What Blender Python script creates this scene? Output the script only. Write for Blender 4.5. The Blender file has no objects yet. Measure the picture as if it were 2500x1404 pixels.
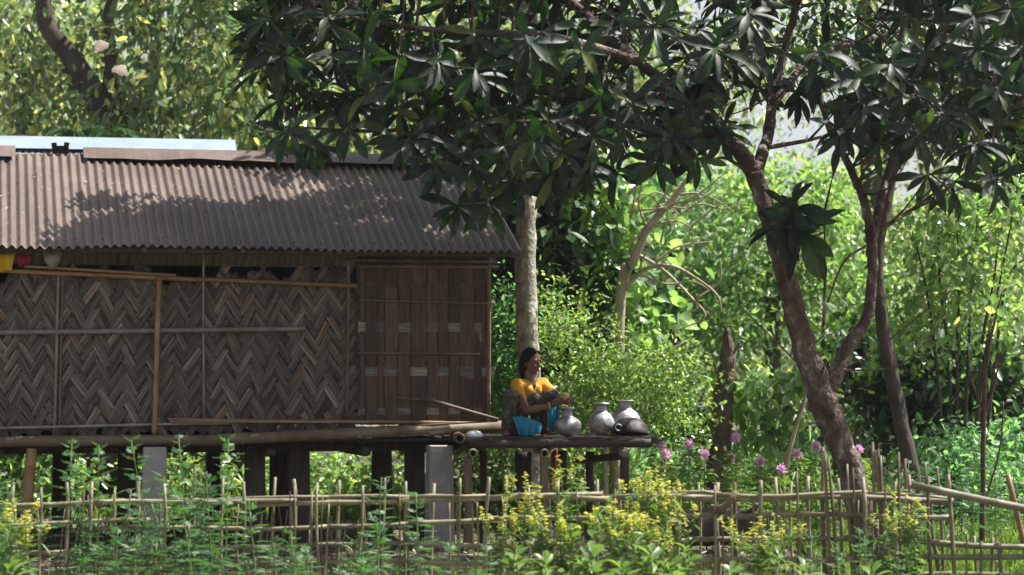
import bpy, math
import numpy as np
from mathutils import Vector, Matrix
sc = bpy.context.scene
COL = sc.collection
rng = np.random.default_rng(7)
PI = math.pi
# ------------------------------------------------------------------ camera, sky, sun, exposure
CAMZ, FOC, HOR = 1.6, 82.0, 930.0
S = 36.0 / FOC / 2500.0                      # metres per photo pixel per metre of distance
cd = bpy.data.cameras.new('camera'); cam = bpy.data.objects.new('camera', cd); COL.objects.link(cam)
cd.lens = FOC; cd.sensor_width = 36.0; cd.clip_start = 0.1; cd.clip_end = 900
cam.location = (0, 0, CAMZ); cam.rotation_euler = (PI / 2, 0, 0)
cd.shift_y = (HOR - 702) / 2500.0
cd.dof.use_dof = True; cd.dof.focus_distance = 21.6; cd.dof.aperture_fstop = 1.7
sc.camera = cam
SUN = Vector((0.52, 0.12, 0.85)).normalized()
w = bpy.data.worlds.new('World'); sc.world = w; w.use_nodes = True
nt = w.node_tree; nt.nodes.clear()
sky = nt.nodes.new('ShaderNodeTexSky'); sky.sky_type = 'NISHITA'; sky.sun_disc = False
sky.sun_elevation = math.asin(SUN.z); sky.sun_rotation = math.atan2(SUN.x, SUN.y)
sky.air_density = 1.0; sky.dust_density = 2.5; sky.ozone_density = 1.0
bg = nt.nodes.new('ShaderNodeBackground'); bg.inputs['Strength'].default_value = 0.076
wo = nt.nodes.new('ShaderNodeOutputWorld')
hs = nt.nodes.new('ShaderNodeHueSaturation'); hs.inputs['Saturation'].default_value = 0.42
nt.links.new(sky.outputs[0], hs.inputs['Color']); nt.links.new(hs.outputs[0], bg.inputs[0]); nt.links.new(bg.outputs[0], wo.inputs[0])
ld = bpy.data.lights.new('sun', 'SUN'); lo = bpy.data.objects.new('sun', ld); COL.objects.link(lo)
ld.energy = 5.0; ld.angle = math.radians(0.5); ld.color = (1.0, 0.96, 0.89)
lo.rotation_euler = SUN.to_track_quat('Z', 'Y').to_euler(); lo.location = (12, 6, 25)
vs = sc.view_settings; vs.view_transform = 'Standard'; vs.look = 'None'; vs.gamma = 1.0; vs.exposure = 1.22
vs.use_curve_mapping = False
cy = sc.cycles; cy.max_bounces = 7; cy.diffuse_bounces = 3; cy.glossy_bounces = 3; cy.transmission_bounces = 4
cy.use_denoising = True; cy.caustics_reflective = False; cy.caustics_refractive = False
cy.sample_clamp_indirect = 6.0
sc.render.film_transparent = False

# ------------------------------------------------------------------ helpers
def P(px, py, Y):
    return np.array([(px - 1250) * S * Y, Y, CAMZ + (HOR - py) * S * Y])

def tag(o, label=None, cat=None, group=None, kind=None):
    if label: o['label'] = label
    if cat: o['category'] = cat
    if group: o['group'] = group
    if kind: o['kind'] = kind
    return o

def thing(name, loc, label, cat, group=None, rz=0.0):
    o = bpy.data.objects.new(name, None); COL.objects.link(o)
    o.empty_display_size = 0.1
    o.location = tuple(float(c) for c in loc); o.rotation_euler = (0, 0, rz)
    return tag(o, label, cat, group)

class MB:
    """collects pieces of geometry; build() links them as one mesh object"""
    def __init__(s): s.v = []; s.f = []; s.t = []; s.n = 0
    def add(s, v, f, tint=0.5):
        v = np.asarray(v, float).reshape(-1, 3)
        s.v.append(v); s.t.append(np.full(len(v), tint) if np.isscalar(tint) else np.asarray(tint, float))
        s.f.append([tuple(int(i) + s.n for i in q) for q in f]); s.n += len(v)
        return s
    def mesh(s, name, mat, off=(0, 0, 0), smooth=True):
        me = bpy.data.meshes.new(name)
        V = np.concatenate(s.v) - np.asarray(off, float)
        F = [q for fl in s.f for q in fl]
        me.from_pydata(V.tolist(), [], F)
        a = me.attributes.new('tint', 'FLOAT', 'POINT'); a.data.foreach_set('value', np.concatenate(s.t).astype(np.float32))
        if mat: me.materials.append(mat)
        me.polygons.foreach_set('use_smooth', np.full(len(F), smooth)); me.update()
        return me
    def build(s, name, mat, parent=None, smooth=True, off=None):
        if off is None: off = parent_off(parent)
        o = bpy.data.objects.new(name, s.mesh(name, mat, off, smooth)); COL.objects.link(o)
        if parent is not None: o.parent = parent
        return o

def parent_off(p):
    """world offset of a parent chain (for unrotated things whose pieces are given in world coordinates)"""
    off = np.zeros(3)
    while p is not None:
        if abs(p.rotation_euler[2]) > 1e-9: return np.zeros(3)
        off += np.array(p.location); p = p.parent
    return off

def tube_geo(path, rad, n=8, caps=True, jit=0.0):
    path = np.asarray(path, float); m = len(path)
    rad = np.full(m, rad) if np.isscalar(rad) else np.asarray(rad, float)
    t = np.gradient(path, axis=0); t /= np.linalg.norm(t, axis=1)[:, None] + 1e-12
    ref = np.array([0, 0, 1.0]) if abs(t[0][2]) < 0.9 else np.array([1.0, 0, 0])
    a = np.cross(t[0], ref); a /= np.linalg.norm(a)
    V = []
    ang = np.arange(n) * 2 * PI / n
    for i in range(m):
        a = a - t[i] * a.dot(t[i]); a /= np.linalg.norm(a) + 1e-12
        b = np.cross(t[i], a)
        r = rad[i] * (1 + (rng.uniform(-jit, jit, n) if jit else 0))
        V.append(path[i] + (np.cos(ang) * r)[:, None] * a + (np.sin(ang) * r)[:, None] * b)
    V = np.concatenate(V); F = []
    for i in range(m - 1):
        for k in range(n):
            k2 = (k + 1) % n
            F.append((i * n + k, i * n + k2, (i + 1) * n + k2, (i + 1) * n + k))
    if caps:
        F.append(tuple(range(n - 1, -1, -1))); F.append(tuple((m - 1) * n + k for k in range(n)))
    return V, F

def smooth_path(pts, k=6):
    """Catmull-Rom through the given points"""
    p = np.asarray(pts, float)
    q = np.vstack([2 * p[0] - p[1], p, 2 * p[-1] - p[-2]])
    out = []
    for i in range(1, len(q) - 2):
        for j in range(k):
            u = j / k
            out.append(0.5 * (2 * q[i] + (q[i + 1] - q[i - 1]) * u + (2 * q[i - 1] - 5 * q[i] + 4 * q[i + 1] - q[i + 2]) * u * u
                              + (3 * q[i] - q[i - 1] - 3 * q[i + 1] + q[i + 2]) * u ** 3))
    out.append(p[-1]); return np.array(out)

def interp(vals, n):
    return np.interp(np.linspace(0, 1, n), np.linspace(0, 1, len(vals)), vals)

def bamboo_geo(p0, p1, r, r1=None, n=8, node=0.3, sag=0.0, hollow=(False, False), crook=.35):
    p0 = np.asarray(p0, float); p1 = np.asarray(p1, float); L = np.linalg.norm(p1 - p0)
    r1 = r if r1 is None else r1
    ts = [0.0]; rr = [1.0]; x = rng.uniform(0.3, 0.9) * node
    while x < L - 0.04:
        for d, k in ((-0.012, 1.0), (0.0, 1.13), (0.012, 1.0)):
            ts.append((x + d) / L); rr.append(k)
        x += node * rng.uniform(0.85, 1.15)
    ts.append(1.0); rr.append(1.0)
    ts = np.array(ts); rr = np.array(rr) * (r + (r1 - r) * ts)
    wob = rng.uniform(-1, 1, 3); wob[2] *= 0.6
    path = p0 + (p1 - p0) * ts[:, None]
    path = path + np.sin(ts * PI)[:, None] * np.array([0, 0, -sag]) + (np.sin(ts * 2 * PI * rng.uniform(0.5, 1.2)) * r * crook)[:, None] * wob
    caps = not (hollow[0] or hollow[1])
    V, F = tube_geo(path, rr, n, caps)
    if not caps:
        m = len(path); V = list(V); d = (p1 - p0) / L
        for e, (hl, ring) in enumerate(zip(hollow, (0, m - 1))):
            idx = [ring * n + k for k in range(n)]; c = path[ring]
            if hl:
                s = 1 if e == 0 else -1; b = len(V)
                for k in idx: V.append(c + (V[k] - c) * 0.66)
                for k in idx: V.append(c + (V[k] - c) * 0.62 + d * s * 0.14)
                for k in range(n):
                    k2 = (k + 1) % n
                    F.append((idx[k], b + k, b + k2, idx[k2])); F.append((b + k, b + n + k, b + n + k2, b + k2))
                F.append(tuple(b + n + k for k in range(n)))
            else: F.append(tuple(idx))
        V = np.array(V)
    return V, F

def box_geo(c, sz, R=None):
    c = np.asarray(c, float); h = np.asarray(sz, float) / 2
    v = np.array([[x, y, z] for x in (-1, 1) for y in (-1, 1) for z in (-1, 1)]) * h
    if R is not None: v = v @ np.asarray(R).T
    return v + c, [(0, 1, 3, 2), (4, 6, 7, 5), (0, 4, 5, 1), (2, 3, 7, 6), (0, 2, 6, 4), (1, 5, 7, 3)]

def rot(ax, a):
    return np.array(Matrix.Rotation(a, 3, ax))

def lathe_geo(prof, n=28, wob=None):
    prof = np.asarray(prof, float); m = len(prof); ang = np.arange(n) * 2 * PI / n
    V = np.array([[r * math.cos(a), r * math.sin(a), z] for r, z in prof for a in ang])
    F = [(i * n + k, i * n + (k + 1) % n, (i + 1) * n + (k + 1) % n, (i + 1) * n + k) for i in range(m - 1) for k in range(n)]
    return V, F

def ell_geo(c, r, R=None, n=18, m=12):
    V = []; 
    for j in range(m):
        a = -PI / 2 + (j + .02 + (j / (m - 1)) * .0) * PI / (m - 1) * .998
        for i in range(n): b_ = i * 2 * PI / n; V.append((r[0] * math.cos(a) * math.cos(b_), r[1] * math.cos(a) * math.sin(b_), r[2] * math.sin(a)))
    V = np.array(V)
    if R is not None: V = V @ np.asarray(R).T
    F = [(j * n + i, j * n + (i + 1) % n, (j + 1) * n + (i + 1) % n, (j + 1) * n + i) for j in range(m - 1) for i in range(n)] + [tuple(range(n - 1, -1, -1)), tuple((m - 1) * n + i for i in range(n))]
    return V + np.asarray(c), F
def unit(a): return a / (np.linalg.norm(a, axis=-1, keepdims=True) + 1e-12)
def rand_dirs(n): return unit(rng.normal(size=(n, 3)))

def leaf_obj(name, pos, d, nrm, ln, wd, tint, mat, parent=None, fold=0.12, droop=0.0, off=None):
    """many small leaves (6 verts, folded along the midrib) as one mesh"""
    N = len(pos); d = unit(d); side = unit(np.cross(d, nrm)); up = np.cross(side, d)
    ln = np.broadcast_to(ln, N)[:, None]; wd = np.broadcast_to(wd, N)[:, None]
    g = np.array([0, 0, -1.0]) * droop
    def pt(f, sgn, k): return pos + d * ln * f + side * wd * sgn * k + up * wd * fold * abs(sgn) + g * ln * f * f
    V = np.stack([pos, pt(.28, 1, .42), pt(.66, 1, .40), pt(1, 0, 0), pt(.66, -1, .40), pt(.28, -1, .42)], 1)
    if off is None: off = parent_off(parent)
    V = (V - off).reshape(-1, 3).astype(np.float32)
    me = bpy.data.meshes.new(name); me.vertices.add(6 * N); me.vertices.foreach_set('co', V.ravel())
    b = (np.arange(N) * 6)[:, None]
    I = np.concatenate([b + np.array([0, 1, 2, 3]), b + np.array([0, 3, 4, 5])], 1).ravel().astype(np.int32)
    me.loops.add(8 * N); me.loops.foreach_set('vertex_index', I)
    me.polygons.add(2 * N); me.polygons.foreach_set('loop_start', (np.arange(2 * N) * 4).astype(np.int32))
    me.polygons.foreach_set('loop_total', np.full(2 * N, 4, np.int32))
    a = me.attributes.new('tint', 'FLOAT', 'POINT'); a.data.foreach_set('value', np.repeat(np.broadcast_to(tint, N), 6).astype(np.float32))
    me.materials.append(mat); me.update(calc_edges=True); me.validate()
    o = bpy.data.objects.new(name, me); COL.objects.link(o)
    if parent is not None: o.parent = parent
    return o

# ------------------------------------------------------------------ materials
class NB:
    def __init__(s, name):
        s.m = bpy.data.materials.new(name); s.m.use_nodes = True; s.t = s.m.node_tree; s.t.nodes.clear()
    def n(s, typ, **kw):
        nd = s.t.nodes.new('ShaderNode' + typ)
        for k, v in kw.items():
            if k in nd.inputs: nd.inputs[k].default_value = v
            else: setattr(nd, k, v)
        return nd
    def l(s, a, b): s.t.links.new(a, b)
    def ramp(s, fac, stops):
        r = s.n('ValToRGB'); el = r.color_ramp.elements
        while len(el) < len(stops): el.new(0.5)
        for e, (p, c) in zip(el, stops): e.position = p; e.color = (*c, 1) if len(c) == 3 else c
        s.l(fac, r.inputs[0]); return r.outputs[0]
    def mix(s, fac, a, b, mode='MIX'):
        m = s.n('MixRGB', blend_type=mode)
        for i, x in enumerate((fac, a, b)):
            if hasattr(x, 'links'): s.l(x, m.inputs[i])
            elif isinstance(x, (int, float)): m.inputs[i].default_value = x
            else: m.inputs[i].default_value = (*x, 1)
        return m.outputs[0]

def leaf_mat(name, stops, trans=0.45, rough=0.42, spec=0.5, tcol=(1.35, 1.25, 0.45), dust=0.0, by_object=False):
    b = NB(name)
    src = b.n('ObjectInfo').outputs['Random'] if by_object else b.n('Attribute', attribute_name='tint').outputs['Fac']
    c = b.ramp(src, stops)
    tc = b.n('TexCoord'); nz = b.n('TexNoise', Scale=9.0, Detail=3.0)
    b.l(tc.outputs['Object'], nz.inputs['Vector'])
    c = b.mix(0.35, c, b.ramp(nz.outputs['Fac'], [(0.3, (0.45, 0.45, 0.4)), (0.7, (1.25, 1.25, 1.2))]), 'MULTIPLY')
    tcn = b.mix(1.0, c, tcol, 'MULTIPLY')
    if dust:
        n2 = b.n('TexNoise', Scale=14.0, Detail=4.0); b.l(tc.outputs['Object'], n2.inputs['Vector'])
        c = b.mix(b.ramp(n2.outputs['Fac'], [(0.48, (0, 0, 0)), (0.72, (dust,) * 3)]), c, (0.22, 0.225, 0.20))
    p = b.n('BsdfPrincipled', Roughness=rough); p.inputs['Specular IOR Level'].default_value = spec
    b.l(c, p.inputs['Base Color'])
    t = b.n('BsdfTranslucent'); b.l(tcn, t.inputs['Color'])
    mx = b.n('MixShader', Fac=trans); b.l(p.outputs[0], mx.inputs[1]); b.l(t.outputs[0], mx.inputs[2])
    o = b.n('OutputMaterial'); b.l(mx.outputs[0], o.inputs[0]); return b.m

def solid(name, stops, scale=6.0, obj_ramp=None, stretch=(1, 1, 1), rough=0.7, bump=0.3, bscale=None, metal=0.0, spec=0.4, obj_var=0.0, detail=5.0, coord='Object', bdist=0.01, sheen=0.0, tint_var=0.0):
    b = NB(name); tc = b.n('TexCoord'); mp = b.n('Mapping'); mp.inputs['Scale'].default_value = stretch
    b.l(tc.outputs[coord], mp.inputs['Vector'])
    vec = mp.outputs[0]
    if obj_var:
        oi = b.n('ObjectInfo'); add = b.n('VectorMath', operation='ADD'); sc_ = b.n('VectorMath', operation='SCALE')
        cmb = b.n('CombineXYZ')
        for i in range(3): b.l(oi.outputs['Random'], cmb.inputs[i])
        b.l(cmb.outputs[0], sc_.inputs[0]); sc_.inputs['Scale'].default_value = 37.0
        b.l(vec, add.inputs[0]); b.l(sc_.outputs[0], add.inputs[1]); vec = add.outputs[0]
    nz = b.n('TexNoise', Scale=scale, Detail=detail, Roughness=0.62); b.l(vec, nz.inputs['Vector'])
    c = b.ramp(nz.outputs['Fac'], stops)
    if obj_var:
        hv = b.ramp(oi.outputs['Random'], obj_ramp) if obj_ramp else b.ramp(oi.outputs['Random'], [(0.0, (1 - obj_var,) * 3), (1.0, (1 + obj_var, 1 + obj_var * 0.9, 1 + obj_var * 0.75))])
        c = b.mix(1.0, c, hv, 'MULTIPLY')
    if tint_var:
        at = b.n('Attribute', attribute_name='tint')
        c = b.mix(1.0, c, b.ramp(at.outputs['Fac'], [(0.0, (1 - tint_var,) * 3), (1.0, (1 + tint_var,) * 3)]), 'MULTIPLY')
    p = b.n('BsdfPrincipled', Roughness=rough, Metallic=metal); p.inputs['Specular IOR Level'].default_value = spec
    b.l(c, p.inputs['Base Color'])
    if bump:
        n2 = b.n('TexNoise', Scale=bscale or scale * 2.5, Detail=4.0); b.l(vec, n2.inputs['Vector'])
        bp = b.n('Bump', Strength=bump, Distance=bdist); b.l(n2.outputs['Fac'], bp.inputs['Height']); b.l(bp.outputs[0], p.inputs['Normal'])
    o = b.n('OutputMaterial'); b.l(p.outputs[0], o.inputs[0]); return b.m

M = {}
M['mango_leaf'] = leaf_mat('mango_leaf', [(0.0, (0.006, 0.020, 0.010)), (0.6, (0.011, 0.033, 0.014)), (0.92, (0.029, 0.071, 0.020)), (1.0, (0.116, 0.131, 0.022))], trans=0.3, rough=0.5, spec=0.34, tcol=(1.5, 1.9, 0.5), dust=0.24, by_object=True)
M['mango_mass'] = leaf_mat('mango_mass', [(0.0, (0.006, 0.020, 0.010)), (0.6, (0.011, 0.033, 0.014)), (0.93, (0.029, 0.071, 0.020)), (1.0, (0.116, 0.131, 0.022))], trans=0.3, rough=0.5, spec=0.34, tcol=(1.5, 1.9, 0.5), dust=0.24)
M['bg_olive'] = leaf_mat('bg_olive', [(0.0, (0.051, 0.092, 0.048)), (0.6, (0.160, 0.248, 0.119)), (0.86, (0.257, 0.334, 0.154)), (0.93, (0.600, 0.569, 0.175)), (1.0, (0.46, 0.44, 0.20))], trans=0.46, spec=0.8, rough=0.32, tcol=(1.55, 1.6, 0.8))
M['bg_small'] = leaf_mat('bg_small', [(0.0, (0.112, 0.164, 0.084)), (0.6, (0.263, 0.360, 0.178)), (0.93, (0.447, 0.497, 0.250)), (1.0, (0.542, 0.520, 0.330))], trans=0.52, spec=0.8, rough=0.42, tcol=(1.6, 1.6, 0.8))
M['bright'] = leaf_mat('bright', [(0.0, (0.102, 0.174, 0.074)), (0.6, (0.232, 0.374, 0.166)), (0.93, (0.373, 0.519, 0.254)), (1.0, (0.475, 0.520, 0.252))], trans=0.5, spec=0.8, rough=0.31, tcol=(1.5, 1.65, 0.7))
M['fine'] = leaf_mat('fine', [(0.0, (0.101, 0.167, 0.059)), (0.6, (0.235, 0.361, 0.132)), (0.93, (0.365, 0.483, 0.223)), (1.0, (0.520, 0.520, 0.233))], trans=0.5, spec=0.8, rough=0.33, tcol=(1.5, 1.6, 0.7))
M['blue_green'] = leaf_mat('blue_green', [(0.0, (0.078, 0.155, 0.095)), (0.6, (0.175, 0.323, 0.182)), (0.93, (0.289, 0.437, 0.225)), (1.0, (0.34, 0.46, 0.28))], trans=0.52, spec=0.8, rough=0.38, tcol=(1.4, 1.75, 0.8))
M['dark_leaf'] = leaf_mat('dark_leaf', [(0.0, (0.017, 0.051, 0.019)), (0.7, (0.043, 0.104, 0.032)), (1.0, (0.086, 0.176, 0.048))], trans=0.3, rough=0.34)
M['weed'] = leaf_mat('weed', [(0.0, (0.046, 0.101, 0.049)), (0.6, (0.076, 0.159, 0.076)), (1.0, (0.125, 0.226, 0.108))], trans=0.42, rough=0.5, tcol=(1.1, 1.5, 0.5))
M['mustard'] = leaf_mat('mustard', [(0.0, (0.092, 0.168, 0.068)), (0.6, (0.151, 0.253, 0.096)), (1.0, (0.244, 0.352, 0.150))], trans=0.45, rough=0.42, tcol=(1.3, 1.4, 0.45))
M['broad_leaf'] = leaf_mat('broad_leaf', [(0.0, (0.09, 0.17, 0.055)), (0.6, (0.14, 0.23, 0.07)), (1.0, (0.22, 0.31, 0.11))], trans=0.42, rough=0.36, tcol=(1.3, 1.4, 0.5), by_object=True)
M['yellow_petal'] = leaf_mat('yellow_petal', [(0.0, (0.80, 0.74, 0.12)), (1.0, (0.87, 0.85, 0.30))], trans=0.4, rough=0.5, tcol=(1.1, 1.15, 0.8))
M['pink_petal'] = leaf_mat('pink_petal', [(0.0, (0.66, 0.36, 0.6)), (1.0, (0.85, 0.62, 0.8))], trans=0.4, rough=0.5, tcol=(1.2, 1.0, 1.2))
M['grass'] = leaf_mat('grass', [(0.0, (0.087, 0.163, 0.044)), (0.7, (0.148, 0.264, 0.073)), (1.0, (0.278, 0.320, 0.137))], trans=0.45, rough=0.5, tcol=(1.4, 1.4, 0.4))
M['bark'] = solid('bark', [(0.32, (0.033, 0.022, 0.016)), (0.48, (0.086, 0.057, 0.042)), (0.58, (0.138, 0.105, 0.085)), (0.64, (0.262, 0.236, 0.206)), (0.72, (0.373, 0.344, 0.312))], scale=8, stretch=(1, 1, .7), rough=.9, bump=1.0, bscale=26, bdist=.06, detail=10)
M['stump_bark'] = solid('stump_bark', [(0.3, (0.05, 0.034, 0.024)), (0.55, (0.115, 0.082, 0.06)), (0.75, (0.2, 0.16, 0.13))], scale=7, stretch=(1, 1, .4), rough=.9, bump=1., bscale=20, bdist=.05, detail=9)
M['grey_bark'] = solid('grey_bark', [(0.3, (0.129, 0.114, 0.086)), (0.45, (0.258, 0.238, 0.192)), (0.55, (0.361, 0.342, 0.283)), (0.66, (0.540, 0.528, 0.456))], scale=9, stretch=(1, 1, .8), rough=.9, bump=.8, bscale=30, bdist=.03, detail=10)
M['dark_bark'] = solid('dark_bark', [(0.25, (0.026, 0.021, 0.017)), (0.6, (0.068, 0.054, 0.041)), (0.85, (0.120, 0.105, 0.083))], scale=6, stretch=(1, 1, .5), rough=.9, bump=.8, bdist=.03)
M['pale_twig'] = solid('pale_twig', [(0.3, (0.287, 0.230, 0.161)), (0.7, (0.483, 0.414, 0.310))], scale=8, rough=.8, bump=.3)
M['red_stem'] = solid('red_stem', [(0.3, (0.056, 0.026, 0.020)), (0.7, (0.112, 0.063, 0.044))], scale=8, rough=.7, bump=.3)
M['green_stem'] = solid('green_stem', [(0.3, (0.09, 0.15, 0.04)), (0.7, (0.18, 0.24, 0.08))], scale=12, rough=.6, bump=.1)
M['bamboo_grey'] = solid('bamboo_grey', [(0.2, (0.10, 0.085, 0.055)), (0.45, (0.19, 0.17, 0.105)), (0.6, (0.25, 0.225, 0.16)), (0.8, (0.36, 0.325, 0.245))], scale=6, stretch=(1, 1, 1), rough=.6, bump=.25, obj_var=.22)
M['bamboo_tan'] = solid('bamboo_tan', [(0.2, (0.139, 0.082, 0.036)), (0.5, (0.251, 0.160, 0.072)), (0.8, (0.321, 0.222, 0.122))], scale=6, rough=.5, bump=.2, obj_var=.15)
M['bamboo_old'] = solid('bamboo_old', [(0.2, (0.060, 0.044, 0.028)), (0.5, (0.136, 0.100, 0.064)), (0.8, (0.240, 0.192, 0.132))], scale=5, rough=.6, bump=.3, obj_var=.15)
M['bamboo_wall'] = solid('bamboo_wall', [(0.2, (0.105, 0.094, 0.075)), (0.5, (0.225, 0.206, 0.173)), (0.8, (0.330, 0.315, 0.277))], scale=5, rough=.6, bump=.3, obj_var=.2)
M['shade_dark_bamboo'] = solid('shade_dark_bamboo', [(0.25, (0.022, 0.017, 0.012)), (0.6, (0.06, 0.047, 0.033)), (0.85, (0.12, 0.10, 0.075))], scale=5, rough=.6, bump=.3)  # dark tone puts the shade on the platform's front beam into its colour
M['stick'] = solid('stick', [(0.2, (0.07, 0.05, 0.035)), (0.8, (0.2, 0.15, 0.105))], scale=9, rough=.8, bump=.3, obj_var=.3)
M['slat'] = solid('slat', [(0.22, (0.052, 0.040, 0.033)), (0.5, (0.111, 0.091, 0.074)), (0.66, (0.164, 0.143, 0.120)), (0.82, (0.343, 0.331, 0.305))], scale=4.0, stretch=(.7, 1, 24), rough=.55, bump=.8, bscale=7, bdist=.008, obj_var=.42, tint_var=.42, spec=.5, obj_ramp=[(0.0, (.72, .69, .66)), (.3, (.88, .86, .83)), (.6, (1.08, 1.05, 1.0)), (.8, (1.35, 1.32, 1.28)), (.9, (1.75, 1.75, 1.75)), (.96, (1.7, 1.6, 1.5)), (.985, (1.4, 1.2, .95)), (1.0, (1.5, 1.2, .9))])
M['slat_mass'] = solid('slat_mass', [(0.25, (0.033, 0.024, 0.018)), (0.55, (0.072, 0.057, 0.043)), (0.85, (0.157, 0.134, 0.110))], scale=9, rough=.65, bump=.4, bdist=.006, tint_var=.4)
M['panel_slat'] = solid('panel_slat', [(0.25, (0.029, 0.017, 0.009)), (0.5, (0.074, 0.045, 0.027)), (0.72, (0.126, 0.086, 0.059)), (0.9, (0.277, 0.243, 0.206))], scale=3.2, stretch=(14, 1, 1.0), rough=.6, bump=.6, bscale=6, bdist=.006, obj_var=.35)
M['band'] = solid('band', [(0.25, (0.068, 0.058, 0.047)), (0.5, (0.165, 0.154, 0.135)), (0.8, (0.375, 0.367, 0.345))], scale=4, stretch=(1.5, 1, 16), rough=.55, bump=.7, bdist=.006, obj_var=.6)
M['rust_roof'] = None
M['galv'] = solid('galv', [(0.3, (0.246, 0.312, 0.403)), (0.7, (0.344, 0.410, 0.504))], scale=2.5, rough=.45, metal=.35, bump=.08)
M['concrete'] = solid('concrete', [(0.25, (0.210, 0.200, 0.184)), (0.55, (0.347, 0.331, 0.310)), (0.85, (0.473, 0.452, 0.430))], scale=4, rough=.9, bump=.35, bscale=40, bdist=.01, obj_var=.1)
M['dark_wood'] = solid('dark_wood', [(0.3, (0.03, 0.024, 0.018)), (0.7, (0.085, 0.068, 0.052))], scale=5, stretch=(4, 4, .6), rough=.85, bump=.5, obj_var=.2)
M['brown_wood'] = solid('brown_wood', [(0.3, (0.09, 0.062, 0.04)), (0.7, (0.2, 0.145, 0.095))], scale=5, stretch=(4, 4, .6), rough=.8, bump=.5, obj_var=.2)
M['deck'] = solid('deck', [(0.25, (0.03, 0.023, 0.017)), (0.6, (0.10, 0.078, 0.058)), (0.85, (0.34, 0.28, 0.22))], scale=4, stretch=(1, 6, 6), rough=.7, bump=.5, obj_var=.45)
M['skin'] = solid('skin', [(0.3, (0.135, 0.062, 0.038)), (0.7, (0.185, 0.088, 0.054))], scale=10, rough=.5, bump=.08, spec=.4)
M['hair'] = solid('hair', [(0.3, (0.004, 0.0035, 0.003)), (0.7, (0.009, 0.007, 0.0065))], scale=30, stretch=(1, 1, .25), rough=.62, bump=.6, spec=.12)
M['blouse'] = solid('blouse', [(0.3, (0.50, 0.24, 0.02)), (0.7, (0.62, 0.31, 0.03))], scale=12, rough=.8, bump=.35, bscale=20)
M['blue'] = solid('blue', [(0.3, (0.0, 0.16, 0.27)), (0.7, (0.01, 0.23, 0.36))], scale=6, rough=.45, bump=.2)
M['red_cloth'] = solid('red_cloth', [(0.3, (0.22, 0.01, 0.04)), (0.7, (0.36, 0.025, 0.08))], scale=6, rough=.8, bump=.3)
M['yellow_cloth'] = solid('yellow_cloth', [(0.3, (0.55, 0.34, 0.02)), (0.7, (0.72, 0.5, 0.04))], scale=6, rough=.8, bump=.3)
M['pale_bag'] = solid('pale_bag', [(0.3, (0.189, 0.198, 0.160)), (0.7, (0.297, 0.302, 0.252))], scale=8, rough=.4, bump=.5)
M['alu'] = solid('alu', [(0.3, (0.24, 0.24, 0.25)), (0.55, (0.36, 0.36, 0.372)), (0.8, (0.5, 0.5, 0.51))], scale=11, rough=.5, metal=.6, bump=.8, bscale=22, bdist=.014)
M['soot'] = solid('soot', [(0.4, (0.012, 0.011, 0.01)), (0.7, (0.07, 0.068, 0.065))], scale=6, rough=.6, metal=.3, bump=.6, bscale=14, bdist=.01)
M['white_pl'] = solid('white_pl', [(0.3, (0.72, 0.74, 0.76)), (0.7, (0.82, 0.83, 0.84))], scale=4, rough=.35, bump=.05)
M['gourd'] = solid('gourd', [(0.3, (0.26, 0.23, 0.07)), (0.7, (0.44, 0.39, 0.15))], scale=12, rough=.6, bump=.3)
M['gold'] = solid('gold', [(0.3, (0.75, 0.42, 0.03)), (0.7, (0.85, 0.55, 0.06))], scale=5, rough=.3, metal=.4, bump=0)
M['pale_leaf'] = leaf_mat('pale_leaf', [(0.0, (0.85, 0.79, 0.74)), (1.0, (0.87, 0.82, 0.78))], trans=0.4, rough=.6, tcol=(1.0, 1.0, 1.0))
M['lip'] = solid('lip', [(0.3, (0.14, 0.035, 0.03)), (0.7, (0.17, 0.045, 0.04))], rough=.45, bump=0)
M['eye'] = solid('eye', [(0.3, (0.012, 0.008, 0.006)), (0.7, (0.02, 0.014, 0.01))], rough=.2, bump=0)
M['eye_white'] = solid('eye_white', [(0.3, (0.10, 0.075, 0.06)), (0.7, (0.13, 0.10, 0.085))], rough=.3, bump=0)
M['soil'] = solid('soil', [(0.3, (0.09, 0.075, 0.055)), (0.55, (0.17, 0.14, 0.105)), (0.8, (0.30, 0.26, 0.2))], scale=2.2, rough=.95, bump=.8, bscale=12, bdist=.05, detail=8)
M['litter'] = leaf_mat('litter', [(0.0, (0.12, 0.085, 0.055)), (0.6, (0.3, 0.24, 0.17)), (1.0, (0.5, 0.43, 0.34))], trans=0.15, rough=.7)

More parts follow.
